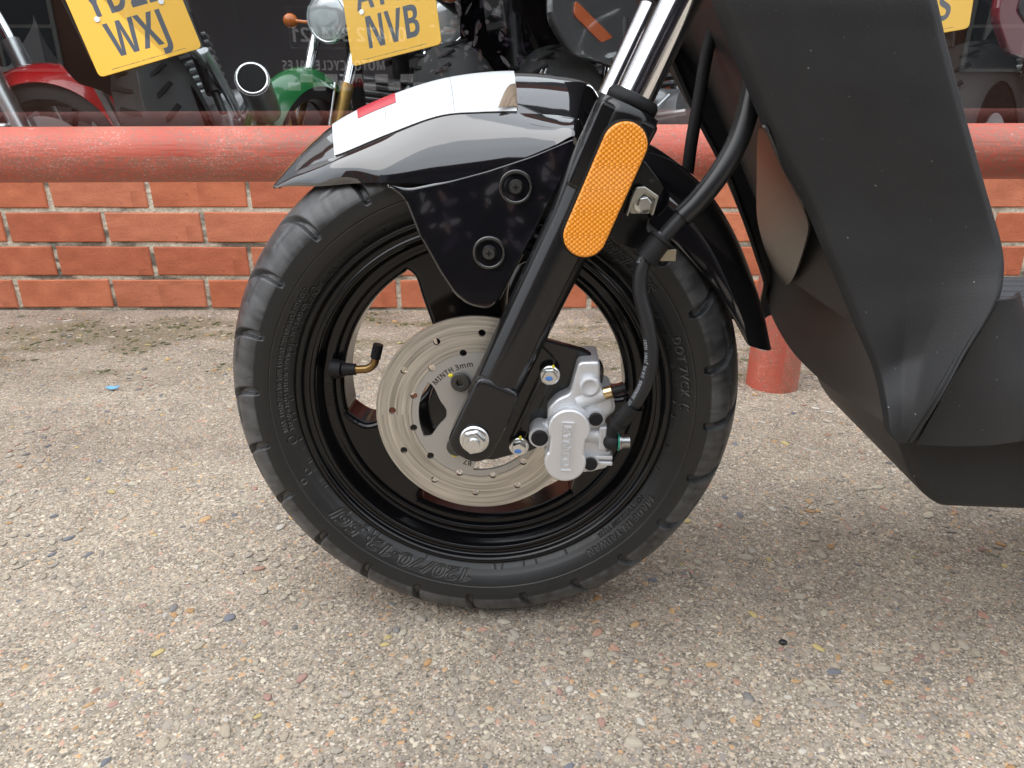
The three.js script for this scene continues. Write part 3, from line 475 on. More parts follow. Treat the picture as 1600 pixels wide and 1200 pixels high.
{ // ---- fork ----
  const FA = Math.atan(0.4515);
  const along = (g, z = 0.1) => g.rotateZ(-FA).translate(0, AX, z);
  const leg = (z, near) => {
    const s = near ? 1 : -1;
    const gs = [along(lathe([[0.0, 0.02], [0.017, 0.02], [0.0198, 0.035], [0.0203, 0.12], [0.0206, 0.19], [0.0232, 0.225], [0.0238, 0.268], [0.0225, 0.2755], [0.0175, 0.2765]], 48), z),
      along(extrude(roundPoly([[-0.0185, -0.013], [-0.008, -0.0205], [0.009, -0.0215], [0.0195, -0.012], [0.0205, 0.030], [0.0185, 0.052], [-0.0185, 0.052]], 0.009), -0.013, 0.0206, 0.005, 5).scale(1, 1, s), z),
      along(extrude(roundPoly([[-0.0195, 0.21], [0.0205, 0.21], [0.0225, 0.272], [-0.0215, 0.272]], 0.004), -0.008, 0.0212, 0.003, 3).scale(1, 1, s), z)];
    if (near) gs.push(along(extrude(roundPoly([[0.012, -0.006], [0.043, -0.006], [0.042, 0.045], [0.036, 0.082], [0.015, 0.09]], 0.006), -0.016, -0.006, 0.002), z), along(extrude(roundPoly([[0.030, 0.0], [0.034, 0.0], [0.031, 0.075], [0.028, 0.075]], 0.001), -0.008, -0.001, 0.001), z));
    part('fork_leg', gs, M.forkBlack, sc);
    part('fork_tube', along(new THREE.CylinderGeometry(0.0138, 0.0138, 0.17, 48).translate(0, 0.358, 0), z), M.chrome, sc);
    part('dust_seal', along(lathe([[0.0139, 0.2755], [0.019, 0.2755], [0.0192, 0.281], [0.0172, 0.2845], [0.0142, 0.285]], 40), z), M.rubber, sc);
    part('fork_clamp', along(lathe([[0.0139, 0.372], [0.0235, 0.372], [0.0245, 0.376], [0.0245, 0.42], [0.02, 0.425]], 40), z), M.matteBlack, sc);
  };
  leg(0.1, true); leg(-0.1, false);
  part('fork_crown', along(box(0.07, 0.04, 0.2, 0.012, 0.398, 0, 0.008), 0), M.matteBlack, sc);
  part('steering_stem', along(new THREE.CylinderGeometry(0.022, 0.026, 0.34, 32).translate(0.03, 0.56, 0), 0), M.matteBlack, sc);
  const bolt = (name, x, y, z, r, m, a = 0.3) => {
    const o = part(name, [latheZ([[0, 0], [r, 0], [r * 1.02, 0.0012], [r * 0.97, 0.0026], [r * 0.72, 0.0034], [0, 0.0036]], 36).translate(x, y, z), extrude(hexShape(r * 0.76, x, y, a), z + 0.003, z + 0.0085, 0.0008)], m, sc);
    return o;
  };
  const nut = part('axle_nut', [latheZ([[0, 0], [0.0118, 0], [0.0122, 0.0014], [0.0116, 0.003], [0.009, 0.0042], [0, 0.0044]], 40).translate(0.0008, 0.235, 0.121), extrude(hexShape(0.0098, 0.0008, 0.235, 0.25), 0.1248, 0.1312, 0.0011), cylZ(0.0056, 0.1312, 0.135, 0.0008, 0.235, 28, 0.005)], M.zinc, sc);
  const b1 = bolt('bracket_bolt', 0.0606, 0.2836, 0.1005, 0.0083, M.zinc, 0.1), b2 = bolt('bracket_bolt', 0.0361, 0.2198, 0.1005, 0.0083, M.zinc, 0.4);
  for (const [b, x, y, m] of [[b1, 0.0632, 0.2895, M.yellowPaint], [b2, 0.0372, 0.2268, M.yellowPaint], [nut, -0.0055, 0.233, M.yellowPaint]]) part('paint_mark', new THREE.SphereGeometry(0.0022, 10, 8).scale(0.7, 1.5, 0.35).translate(x, y, b === nut ? 0.1245 : 0.1028), m, b);
  for (const [b, x, y] of [[b1, 0.0600, 0.2832], [b2, 0.0354, 0.2186]]) part('ink_mark', new THREE.SphereGeometry(0.0026, 12, 8).scale(1.2, 0.8, 0.12).translate(x, y, 0.1091), M.bluePaint, b);
  // caliper bracket plate
  part('caliper_bracket', [extrude(roundPoly([[0.050, 0.312], [0.0894, 0.3015], [0.1050, 0.2890], [0.1040, 0.2700], [0.0790, 0.2480], [0.0580, 0.2180], [0.0445, 0.2100], [0.0271, 0.2060], [0.0133, 0.2012], [0.0, 0.2035], [0.004, 0.235], [0.03, 0.28]], 0.005), 0.0835, 0.0925, 0.0016)], M.forkBlack, sc);
  // amber reflector on its black base
  const ra = V(0.1085, 0.4612), rb = V(0.0835, 0.3995);
  const base = part('reflector', extrude(stadium(rb, ra, 0.0172), 0.1185, 0.1245, 0.0015), M.matteBlack, sc); base.userData.label = 'amber reflector on a black base';
  const lens = extrude(stadium(rb, ra, 0.0155), 0.1245, 0.1295, 0.0018, 4); { const p = lens.attributes.position, u = lens.attributes.uv; for (let i = 0; i < p.count; i++) u.setXY(i, p.getX(i) / 0.016, p.getY(i) / 0.016); } part('lens', lens, M.amber, base);
}
{ // ---- brake caliper ----
  const cal = new THREE.Group(); cal.name = 'brake_caliper'; sc.add(cal); cal.userData.label = 'silver cast brake caliper with raised lettering';
  const peanut = (r, k) => { const a = [0.0767, 0.2442], b = [0.0744, 0.2143], o = []; const t = Math.atan2(a[1] - b[1], a[0] - b[0]); for (let i = 0; i <= 30; i++) { const q = t - 2.15 + 4.3 * i / 30; o.push([a[0] + r * Math.cos(q), a[1] + r * Math.sin(q)]); } for (let i = 0; i <= 30; i++) { const q = t + Math.PI - 2.15 + 4.3 * i / 30; o.push([b[0] + r * Math.cos(q), b[1] + r * Math.sin(q)]); } return smoothPoly(o, 160); };
  const body = part('caliper_body', [
    extrude(roundPoly([[0.0600, 0.2300], [0.0590, 0.2560], [0.0670, 0.2655], [0.0770, 0.2700], [0.0830, 0.2970], [0.1000, 0.2980], [0.1015, 0.2740], [0.1120, 0.2700], [0.1145, 0.2560], [0.1060, 0.2480], [0.1080, 0.2220], [0.1125, 0.2190], [0.1105, 0.2040], [0.0950, 0.2000], [0.0840, 0.1985], [0.0620, 0.2040], [0.0570, 0.2150]], 0.004), 0.064, 0.1085, 0.003, 3),
    cylZ(0.0175, 0.09, 0.1135, 0.0775, 0.2450, 40), cylZ(0.0165, 0.09, 0.1125, 0.0748, 0.2146, 40),
    cylZ(0.0088, 0.07, 0.1115, 0.0922, 0.2785, 32), latheZ([[0.0088, 0.111], [0.0082, 0.1135], [0.006, 0.115], [0.0055, 0.1135], [0, 0.1135]], 32).translate(0.0922, 0.2785, 0),
    cylZ(0.0088, 0.085, 0.1135, 0.0532, 0.2335, 32), between(V(0.0532, 0.2335, 0.1), V(0.068, 0.24, 0.1), 0.0075, 0.008),
    cylZ(0.0072, 0.085, 0.113, 0.0981, 0.2508, 28), cylZ(0.0072, 0.085, 0.113, 0.0955, 0.2107, 28),
    between(V(0.083, 0.2345, 0.107), V(0.1065, 0.234, 0.107), 0.0062, 0.0068), box(0.007, 0.021, 0.014, 0.1045, 0.2335, 0.107, 0.002),
    between(V(0.084, 0.2620, 0.104), V(0.1045, 0.2715, 0.107), 0.0072, 0.0066), box(0.014, 0.0035, 0.012, 0.1065, 0.2105, 0.107, 0.001), box(0.014, 0.0035, 0.012, 0.1065, 0.2155, 0.106, 0.001)], M.castAlu, cal);
  const cover = part('piston_cover', extrude(peanut(0.0170), 0.1105, 0.1205, 0.0022, 4), M.castAlu, cal);
  const kt = flatText('KYMCO', 0.0062, 0.0015).scale(1.22, 1, 1).rotateZ(-Math.PI / 2 - 0.03).translate(0.0750, 0.2292, 0.1204);
  const fr = poly([[-0.0215, -0.0048], [0.0215, -0.0048], [0.0215, 0.0048], [-0.0215, 0.0048]]); fr.holes.push(new THREE.Path([[-0.0208, -0.0041], [-0.0208, 0.0041], [0.0208, 0.0041], [0.0208, -0.0041]].map(([x, y]) => new THREE.Vector2(x, y))));
  part('lettering', [kt, new THREE.ExtrudeGeometry(fr, { depth: 0.0013, bevelEnabled: false }).rotateZ(-Math.PI / 2 - 0.03).translate(0.0750, 0.2292, 0.1204)], M.castAlu, cal);
  const cap = (x, y, z, r) => part('rubber_cap', latheZ([[0, 0.0], [r, 0.0], [r * 1.02, 0.0012], [r * 0.95, 0.0024], [r * 0.6, 0.0026], [r * 0.55, 0.0022], [0, 0.0022]], 30).translate(x, y, z), M.rubber, cal);
  cap(0.0532, 0.2335, 0.1135, 0.0068); cap(0.0981, 0.2508, 0.113, 0.0056); cap(0.0955, 0.2107, 0.113, 0.0056);
  part('bleed_nipple', between(V(0.1045, 0.2720, 0.1105), V(0.1105, 0.2742, 0.1115), 0.0052, 0.0052, 6), M.gold, cal);
  part('nipple_cap', [between(V(0.1105, 0.2742, 0.1115), V(0.1185, 0.2768, 0.112), 0.0036, 0.0032), between(V(0.1185, 0.2768, 0.112), V(0.1205, 0.2774, 0.112), 0.0041, 0.0038)], M.rubber, cal);
  part('banjo_fitting', [new THREE.SphereGeometry(0.0072, 24, 16).translate(0.1119, 0.2310, 0.1135), between(V(0.1119, 0.2330, 0.1135), V(0.1120, 0.2450, 0.1155), 0.0042, 0.0042), between(V(0.1120, 0.2440, 0.1155), V(0.1175, 0.2520, 0.1185), 0.0045, 0.0058)], M.rubber, cal);
  part('banjo_bolt', [between(V(0.1178, 0.2316, 0.1135), V(0.1190, 0.2316, 0.1135), 0.0072), between(V(0.1193, 0.2316, 0.1135), V(0.1200, 0.2316, 0.1135), 0.0066), between(V(0.12, 0.2316, 0.1135), V(0.1262, 0.2318, 0.1135), 0.0058, 0.0056, 6)], M.steel, cal);
  part('washer', between(V(0.1165, 0.2312, 0.1130), V(0.1177, 0.2312, 0.1130), 0.0078, 0.0078, 24), M.greenWasher, cal);
  // pads and the inner half behind the disc
  part('inner_half', [box(0.05, 0.075, 0.024, 0.083, 0.235, 0.048, 0.005)], M.darkSteel, cal);
}
{ // ---- brake hose ----
  const hoseTex = canvasTex(2048, 128, (c, W, H) => { c.fillStyle = '#161618'; c.fillRect(0, 0, W, H); c.strokeStyle = '#202124'; c.lineWidth = 1; for (let i = -H; i < W; i += 7) { c.beginPath(); c.moveTo(i, 0); c.lineTo(i + 60, H); c.stroke(); } c.fillStyle = '#8d9299'; c.font = 'bold 19px sans-serif'; c.save(); c.scale(2.1, 1); for (const y of [50, 114]) { c.fillText('DOT  SUNSONG  1/8 HL  J1401  H20T', 90, y); c.fillText('DOT  SUNSONG', 700, y); } c.restore(); });
  const hm = std([1, 1, 1], 0.5, 0, { map: hoseTex, bumpMap: hoseTex, bumpScale: 0.0003 });
  part('brake_hose', tube([[0.1165, 0.2500, 0.1185], [0.1242, 0.2631, 0.122], [0.1339, 0.2858, 0.125], [0.1372, 0.3093, 0.125], [0.1331, 0.3336, 0.122], [0.1264, 0.3571, 0.118], [0.1275, 0.3757, 0.115], [0.1356, 0.3881, 0.112], [0.1479, 0.4033, 0.11], [0.1600, 0.4165, 0.1085]], 0.0055, 160, 24), hm, sc);
  part('crimp_sleeve', [tube([[0.1165, 0.2500, 0.1185], [0.1205, 0.2568, 0.1203], [0.1262, 0.2662, 0.1228]], 0.0068, 24), tube([[0.1150, 0.2475, 0.1180], [0.1172, 0.2512, 0.1188]], 0.0074, 8), tube([[0.1255, 0.2650, 0.1225], [0.1268, 0.2676, 0.1231]], 0.0076, 8)], M.rubber, sc);
  part('hose_sleeve', tube([[0.1545, 0.4105, 0.109], [0.1632, 0.4192, 0.108], [0.1801, 0.4415, 0.105], [0.1924, 0.4654, 0.1], [0.1985, 0.4910, 0.095], [0.2001, 0.5121, 0.09], [0.2001, 0.5400, 0.085]], 0.0079, 100, 24), std([0.012, 0.012, 0.013], 0.3), sc);
  part('hose_clamp', [between(V(0.1295, 0.3800, 0.1135), V(0.1405, 0.3945, 0.1115), 0.0090, 0.0090, 28), between(V(0.1398, 0.3936, 0.1116), V(0.1412, 0.3954, 0.1113), 0.0105, 0.0105, 28), box(0.013, 0.010, 0.007, 0.1452, 0.3838, 0.1120, 0.002)], M.rubber, sc);
  part('clamp_plate', [box(0.0115, 0.0085, 0.0015, 0.1455, 0.3838, 0.1161, 0.0004)], std([0.35, 0.30, 0.22], 0.4, 0.8), sc);
  // bracket behind the reflector
  part('mounting_strip', [extrude(roundPoly([[0.1000, 0.4100], [0.1160, 0.4200], [0.1363, 0.4060], [0.1344, 0.3950], [0.1480, 0.3860], [0.1406, 0.3754], [0.1098, 0.3853]], 0.003), 0.0725, 0.0755, 0.0008), extrude(roundPoly([[0.1130, 0.4480], [0.1300, 0.4480], [0.1470, 0.4280], [0.1380, 0.4120], [0.1200, 0.4050], [0.11, 0.42]], 0.003), 0.066, 0.069, 0.0008)], M.forkBlack, sc);
  part('clip', [extrude(roundPoly([[0.1232, 0.4290], [0.1292, 0.4300], [0.1405, 0.4228], [0.1372, 0.4085], [0.1352, 0.4085], [0.1380, 0.4210], [0.1300, 0.4255], [0.1210, 0.4160], [0.1180, 0.4075], [0.1165, 0.4085], [0.1200, 0.4220]], 0.0012), 0.080, 0.0865, 0.0006), extrude(roundPoly([[0.1215, 0.4265], [0.1385, 0.4215], [0.1355, 0.4090], [0.1200, 0.4090]], 0.002), 0.0785, 0.0800, 0.0004)], std([0.66, 0.65, 0.58], 0.34, 0.9), sc);
  const bx = 0.1300, by = 0.4170; part('clip_bolt', [latheZ([[0, 0], [0.0078, 0], [0.008, 0.0012], [0.0074, 0.0022], [0, 0.003]], 30).translate(bx, by, 0.080), extrude(hexShape(0.0056, bx, by, 0.2), 0.082, 0.0875, 0.0007)], M.zinc, sc);
  part('speedometer_cable', tube([[0.1940, 0.5700, -0.02], [0.1918, 0.5490, -0.02], [0.1878, 0.5247, -0.02], [0.1852, 0.4947, -0.02], [0.1815, 0.4558, -0.02], [0.1805, 0.4300, -0.022], [0.1780, 0.4000, -0.03]], 0.0055, 50), M.rubber, sc);
}
{ // ---- bodywork ----
  const LA = [[0.1472, 0.5765, 0.12], [0.1608, 0.5503, 0.125], [0.1733, 0.5278, 0.125], [0.2051, 0.4704, 0.125], [0.2394, 0.4177, 0.128], [0.2528, 0.3917, 0.132], [0.2687, 0.3610, 0.138], [0.2815, 0.3348, 0.145], [0.2956, 0.3059, 0.152], [0.2994, 0.2840, 0.165], [0.3025, 0.2673, 0.172], [0.3086, 0.2604, 0.172]];
  const LB = [[0.2835, 0.5747, 0.145], [0.2943, 0.5466, 0.15], [0.3028, 0.5272, 0.15], [0.3305, 0.4676, 0.152], [0.3527, 0.4199, 0.156], [0.3596, 0.4001, 0.162], [0.3602, 0.3847, 0.17], [0.3562, 0.3682, 0.178], [0.3392, 0.3288, 0.182], [0.3271, 0.3026, 0.186], [0.3209, 0.2771, 0.18], [0.3179, 0.2634, 0.176]];
  const top = (a, k) => { const d = V(...a[0]).sub(V(...a[1])).normalize(); return [a[0][0] + d.x * k, a[0][1] + d.y * k, a[0][2] - 0.1 * k]; };
  const la = curvePts([top(LA, 0.3), top(LA, 0.12), ...LA], 120), lb = curvePts([top(LB, 0.3), top(LB, 0.12), ...LB], 120);
  const side = (s) => {
    const rows = la.map((a, i) => { const b = lb[i], r = [], y = (a.y + b.y) / 2; const dip = y > 0.318 ? 0.014 * clamp((0.50 - y) / 0.182) : 0.014 * clamp((y - 0.255) / 0.063), bul = 0.004;
      for (let k = 0; k <= 28; k++) { const t = k / 28, p = a.clone().lerp(b, t); const low = sstep(0.44, 0.33, p.y + 0.35 * (0.5 - t) * 0.12); p.z += bul * 4 * t * (1 - t) * (1 - low) - dip * Math.min(1, 2.6 * t, 2.6 * (1 - t)); const e = Math.min(t, 1 - t); p.z -= 0.008 * (1 - sstep(0, 0.045, e)); p.z *= s; r.push(p); } return s > 0 ? r : r.reverse(); });
    return shell(rows.reverse(), 0.0035);
  };
  part('leg_shield', side(1), M.plastic, sc);
  part('leg_shield', side(-1), M.plastic, sc);
  // apron between the shields, hollowed for the wheel
  const A = [[0.0950, 0.68, 0.10], ...LA.slice(0, 11).map(([x, y, z]) => [x + 0.004, y, z - 0.008])], B = [[0.090, 0.69, -0.13], [0.1360, 0.5965, -0.16], [0.1610, 0.5506, -0.16], [0.1865, 0.5101, -0.16], [0.2126, 0.4719, -0.16], [0.2361, 0.4337, -0.16], [0.2698, 0.3705, -0.16], [0.3027, 0.2965, -0.16], [0.3110, 0.2693, -0.155], [0.3193, 0.2446, -0.1], [0.3296, 0.2346, -0.02], [0.3316, 0.2417, 0.05], [0.3302, 0.2485, 0.12]];
  const ca = curvePts(A, 80), cb = curvePts(B, 80), ar = ca.map((a, i) => { const b = cb[i], r = []; const w = sstep(0, 0.3, i / 80) * (1 - sstep(0.5, 0.96, i / 80)); for (let k = 0; k <= 24; k++) { const t = k / 24, p = a.clone().lerp(b, t); p.x += (0.045 * w) * Math.sin(Math.PI * t); r.push(p); } return r; });
  part('front_apron', shell(ar, 0.004), M.plastic, sc);
  const gp = [[0.2025, 0.4744, 0.1165], [0.2208, 0.4462, 0.1165], [0.2401, 0.4166, 0.1180], [0.2561, 0.3919, 0.0842], [0.3040, 0.3180, -0.0850], [0.2981, 0.3274, -0.1250], [0.2645, 0.379, -0.0778], [0.2316, 0.4297, 0.0183]], e2 = V(0.545, -0.8385, 0), o2 = V(0.2401, 0.4166, 0);
  const gg = extrude(smoothPoly(gp.map((p) => [p[2], V(...p).sub(o2).dot(e2)]), 70), -0.0012, 0.0012, 0.0005);
  gg.applyMatrix4(new THREE.Matrix4().makeBasis(V(0, 0, 1), e2, V(0, 0, 1).cross(e2))).translate(o2.x, o2.y, o2.z); part('gloss_panel', gg, phys([0.02, 0.016, 0.014], 0.3, 0, { ior: 1.7 }), sc);
  // lower side panel beside the foot board
  const s0 = curvePts([[0.3560, 0.3640, 0.170], [0.3442, 0.3252, 0.174], [0.3330, 0.2880, 0.172], [0.3250, 0.2575, 0.166]], 30), sr = [];
  const tops = curvePts([[0.3990, 0.3480, 0.118], [0.4060, 0.3560, 0.11], [0.4125, 0.3340, 0.108], [0.4200, 0.3190, 0.108], [0.4440, 0.2983, 0.110], [0.4984, 0.2913, 0.112], [1.05, 0.285, 0.112]], 60), bots = curvePts([[0.3240, 0.2570, 0.166], [0.3328, 0.2526, 0.158], [0.4108, 0.2560, 0.152], [0.4786, 0.2580, 0.15], [1.05, 0.2580, 0.15]], 60);
  const first = s0.slice().map((p) => p);
  const n = 20; for (let k = 0; k <= 30; k++) { const a = V(0.3570, 0.3650, 0.168).lerp(V(0.3250, 0.2575, 0.166), k / 30); sr.push(a); }
  const rows = [sr]; const q1 = []; for (let k = 0; k <= 30; k++) q1.push(V(0.4060, 0.3580, 0.113).lerp(V(0.4108, 0.2560, 0.152), k / 30).add(V(0, 0, 0.012 * Math.sin(Math.PI * k / 30)))); 
  const mid = []; for (let i = 1; i < 12; i++) { const t = i / 12; rows.push(sr.map((p, k) => p.clone().lerp(q1[k], t).add(V(0, 0, 0.006 * Math.sin(Math.PI * t))))); } rows.push(q1);
  const q2 = []; for (let k = 0; k <= 30; k++) q2.push(V(0.4220, 0.3180, 0.110).lerp(V(0.4400, 0.2568, 0.151), k / 30).add(V(0, 0, 0.012 * Math.sin(Math.PI * k / 30)))); rows.push(q2);
  const q3 = []; for (let k = 0; k <= 30; k++) q3.push(V(0.4500, 0.2975, 0.112).lerp(V(0.4700, 0.2575, 0.15), k / 30).add(V(0, 0, 0.010 * Math.sin(Math.PI * k / 30)))); rows.push(q3);
  const q4 = []; for (let k = 0; k <= 30; k++) q4.push(V(1.0, 0.2900, 0.112).lerp(V(1.0, 0.2575, 0.15), k / 30).add(V(0, 0, 0.010 * Math.sin(Math.PI * k / 30)))); rows.push(q4);
  part('side_panel', shell(rows, 0.003), M.plastic, sc); part('side_panel', shell(rows.map((r) => r.map((p) => V(p.x, p.y, -p.z))).reverse(), 0.003), M.plastic, sc);
  part('belly_pan', extrude(roundPoly([[0.3300, 0.2570], [0.3582, 0.2027], [0.3719, 0.1852], [0.3869, 0.1748], [0.46, 0.1735], [1.0, 0.1735], [1.0, 0.2590]], 0.006), -0.112, 0.112, 0.008, 4), M.plastic, sc);
  part('foot_board', [box(0.66, 0.03, 0.225, 0.72, 0.305, 0, 0.01)], M.plastic, sc);
  for (let k = 0; k < 9; k++) part('mat_rib', box(0.6, 0.008, 0.016, 0.71, 0.322, -0.088 + k * 0.022, 0.003), std([0.05, 0.05, 0.056], 0.6), sc);
  part('leg_shield_back', [box(0.04, 0.42, 0.25, 0, 0, 0, 0.015).rotateZ(0.5).translate(0.235, 0.50, 0)], M.plastic, sc);
  part('seat_body', [box(0.62, 0.34, 0.27, 1.20, 0.50, 0, 0.09)], M.plastic, sc); part('seat', [box(0.70, 0.10, 0.29, 1.20, 0.715, 0, 0.045)], M.matteBlack, sc);
  part('rear_wheel', [new THREE.TorusGeometry(0.18, 0.055, 20, 60).translate(1.31, 0.2345, 0), cylZ(0.15, -0.03, 0.03, 1.31, 0.2345, 40)], M.rubber, sc);
}

// ---------- motorcycles in the showroom ----------
const bikePaint = (c, r = 0.22) => phys(c, r, 0, { clearcoat: 1, clearcoatRoughness: 0.05 });
const B = { tyre: std([0.05, 0.05, 0.051], 0.75), frame: std([0.015, 0.015, 0.016], 0.4), engine: std([0.34, 0.34, 0.35], 0.4, 0.7), alu: std([0.62, 0.63, 0.64], 0.3, 0.9), chrome: M.chrome, lensO: phys([0.7, 0.17, 0.02], 0.2, 0, { clearcoat: 1 }), lensR: phys([0.5, 0.01, 0.02], 0.2, 0, { clearcoat: 1 }), lampGlass: phys([0.75, 0.78, 0.8], 0.08, 0.3, { clearcoat: 1 }), goldFork: std([0.36, 0.22, 0.06], 0.35, 0.7) };
function plateTex(lines, bottomRed) {
  return canvasTex(512, 384, (c, W, H) => {
    c.fillStyle = '#fbc22a'; c.fillRect(0, 0, W, H); c.fillStyle = '#3f4654'; c.textAlign = 'center'; c.textBaseline = 'alphabetic';
    c.font = 'bold 190px sans-serif'; lines.forEach((l, i) => { c.save(); c.translate(W / 2, 162 + i * 166); c.scale(0.82, 1); c.fillText(l, 0, 0, 560); c.restore(); });
    c.fillStyle = '#5b5030'; for (let i = 0; i < 46; i++) c.fillRect(70 + i * 8, H - 18, rr(3, 7), 3);
    if (bottomRed) { c.fillStyle = '#c8402a'; c.font = 'bold 30px sans-serif'; c.fillText('U S 4', 120, H - 14); }
  });
}
function wheelParts(parent, x, y, R, w, rimCol, front) {
  const prof = []; for (let k = 0; k <= 16; k++) { const t = -Math.PI * 0.62 + 1.24 * Math.PI * k / 16; prof.push([R - w / 2 + (w / 2) * Math.cos(t), (w / 2) * Math.sin(t)]); }
  const ty = part('tyre', latheZ(prof, 72).translate(x, y, 0), B.tyre, parent);
  const gr = []; for (let k = 0; k < 30; k++) for (const s of [-1, 1]) { const t = (k + (s > 0 ? 0.5 : 0)) / 30 * 6.283; const g = box(0.012, 0.006, w * 0.36, 0, 0, 0, 0.001).rotateY(s * 0.6).translate(0, R - w * 0.035, s * w * 0.2).rotateX(0); gr.push(g.rotateZ(t).translate(x, y, 0)); }
  part('tread_groove', gr, std([0.008, 0.008, 0.008], 0.9), ty).userData.kind = 'stuff';
  const rr_ = R - w * 0.72; const rim = part('wheel_rim', [latheZ([[rr_, -w * 0.4], [rr_ + 0.012, -w * 0.42], [rr_ + 0.006, -w * 0.3], [rr_ - 0.01, 0], [rr_ + 0.006, w * 0.3], [rr_ + 0.012, w * 0.42], [rr_, w * 0.4]], 60).translate(x, y, 0)], rimCol, parent);
  for (let k = 0; k < 6; k++) { const a = k / 6 * 6.283; part('spoke', between(V(x + 0.03 * Math.cos(a), y + 0.03 * Math.sin(a), 0), V(x + rr_ * Math.cos(a + 0.15), y + rr_ * Math.sin(a + 0.15), 0), 0.014, 0.011, 8), rimCol, rim); }
  part('hub', cylZ(0.045, -0.06, 0.06, x, y, 24), B.engine, rim);
  for (const s of front ? [-1, 1] : [1]) { const ds = circleShape(front ? 0.14 : 0.11, x, y); const h = new THREE.Path(); h.absarc(x, y, front ? 0.1 : 0.075, 0, 7, true); ds.holes.push(h); part('brake_disc', extrude(ds, s * 0.07 - 0.002, s * 0.07 + 0.002, 0), B.alu, parent); }
}
function fender(parent, x, y, R, a0, a1, w, m, name = 'front_fender', drop = 0.35) {
  const rows = []; for (let i = 0; i <= 28; i++) { const t = (a0 + (a1 - a0) * i / 28) * Math.PI / 180, r = []; for (let k = -6; k <= 6; k++) { const s = k / 6, ra = R - drop * w * s * s; r.push(V(x + ra * Math.cos(t), y + ra * Math.sin(t), s * w / 2)); } rows.push(r); }
  return part(name, shell(rows, 0.004), m, parent);
}
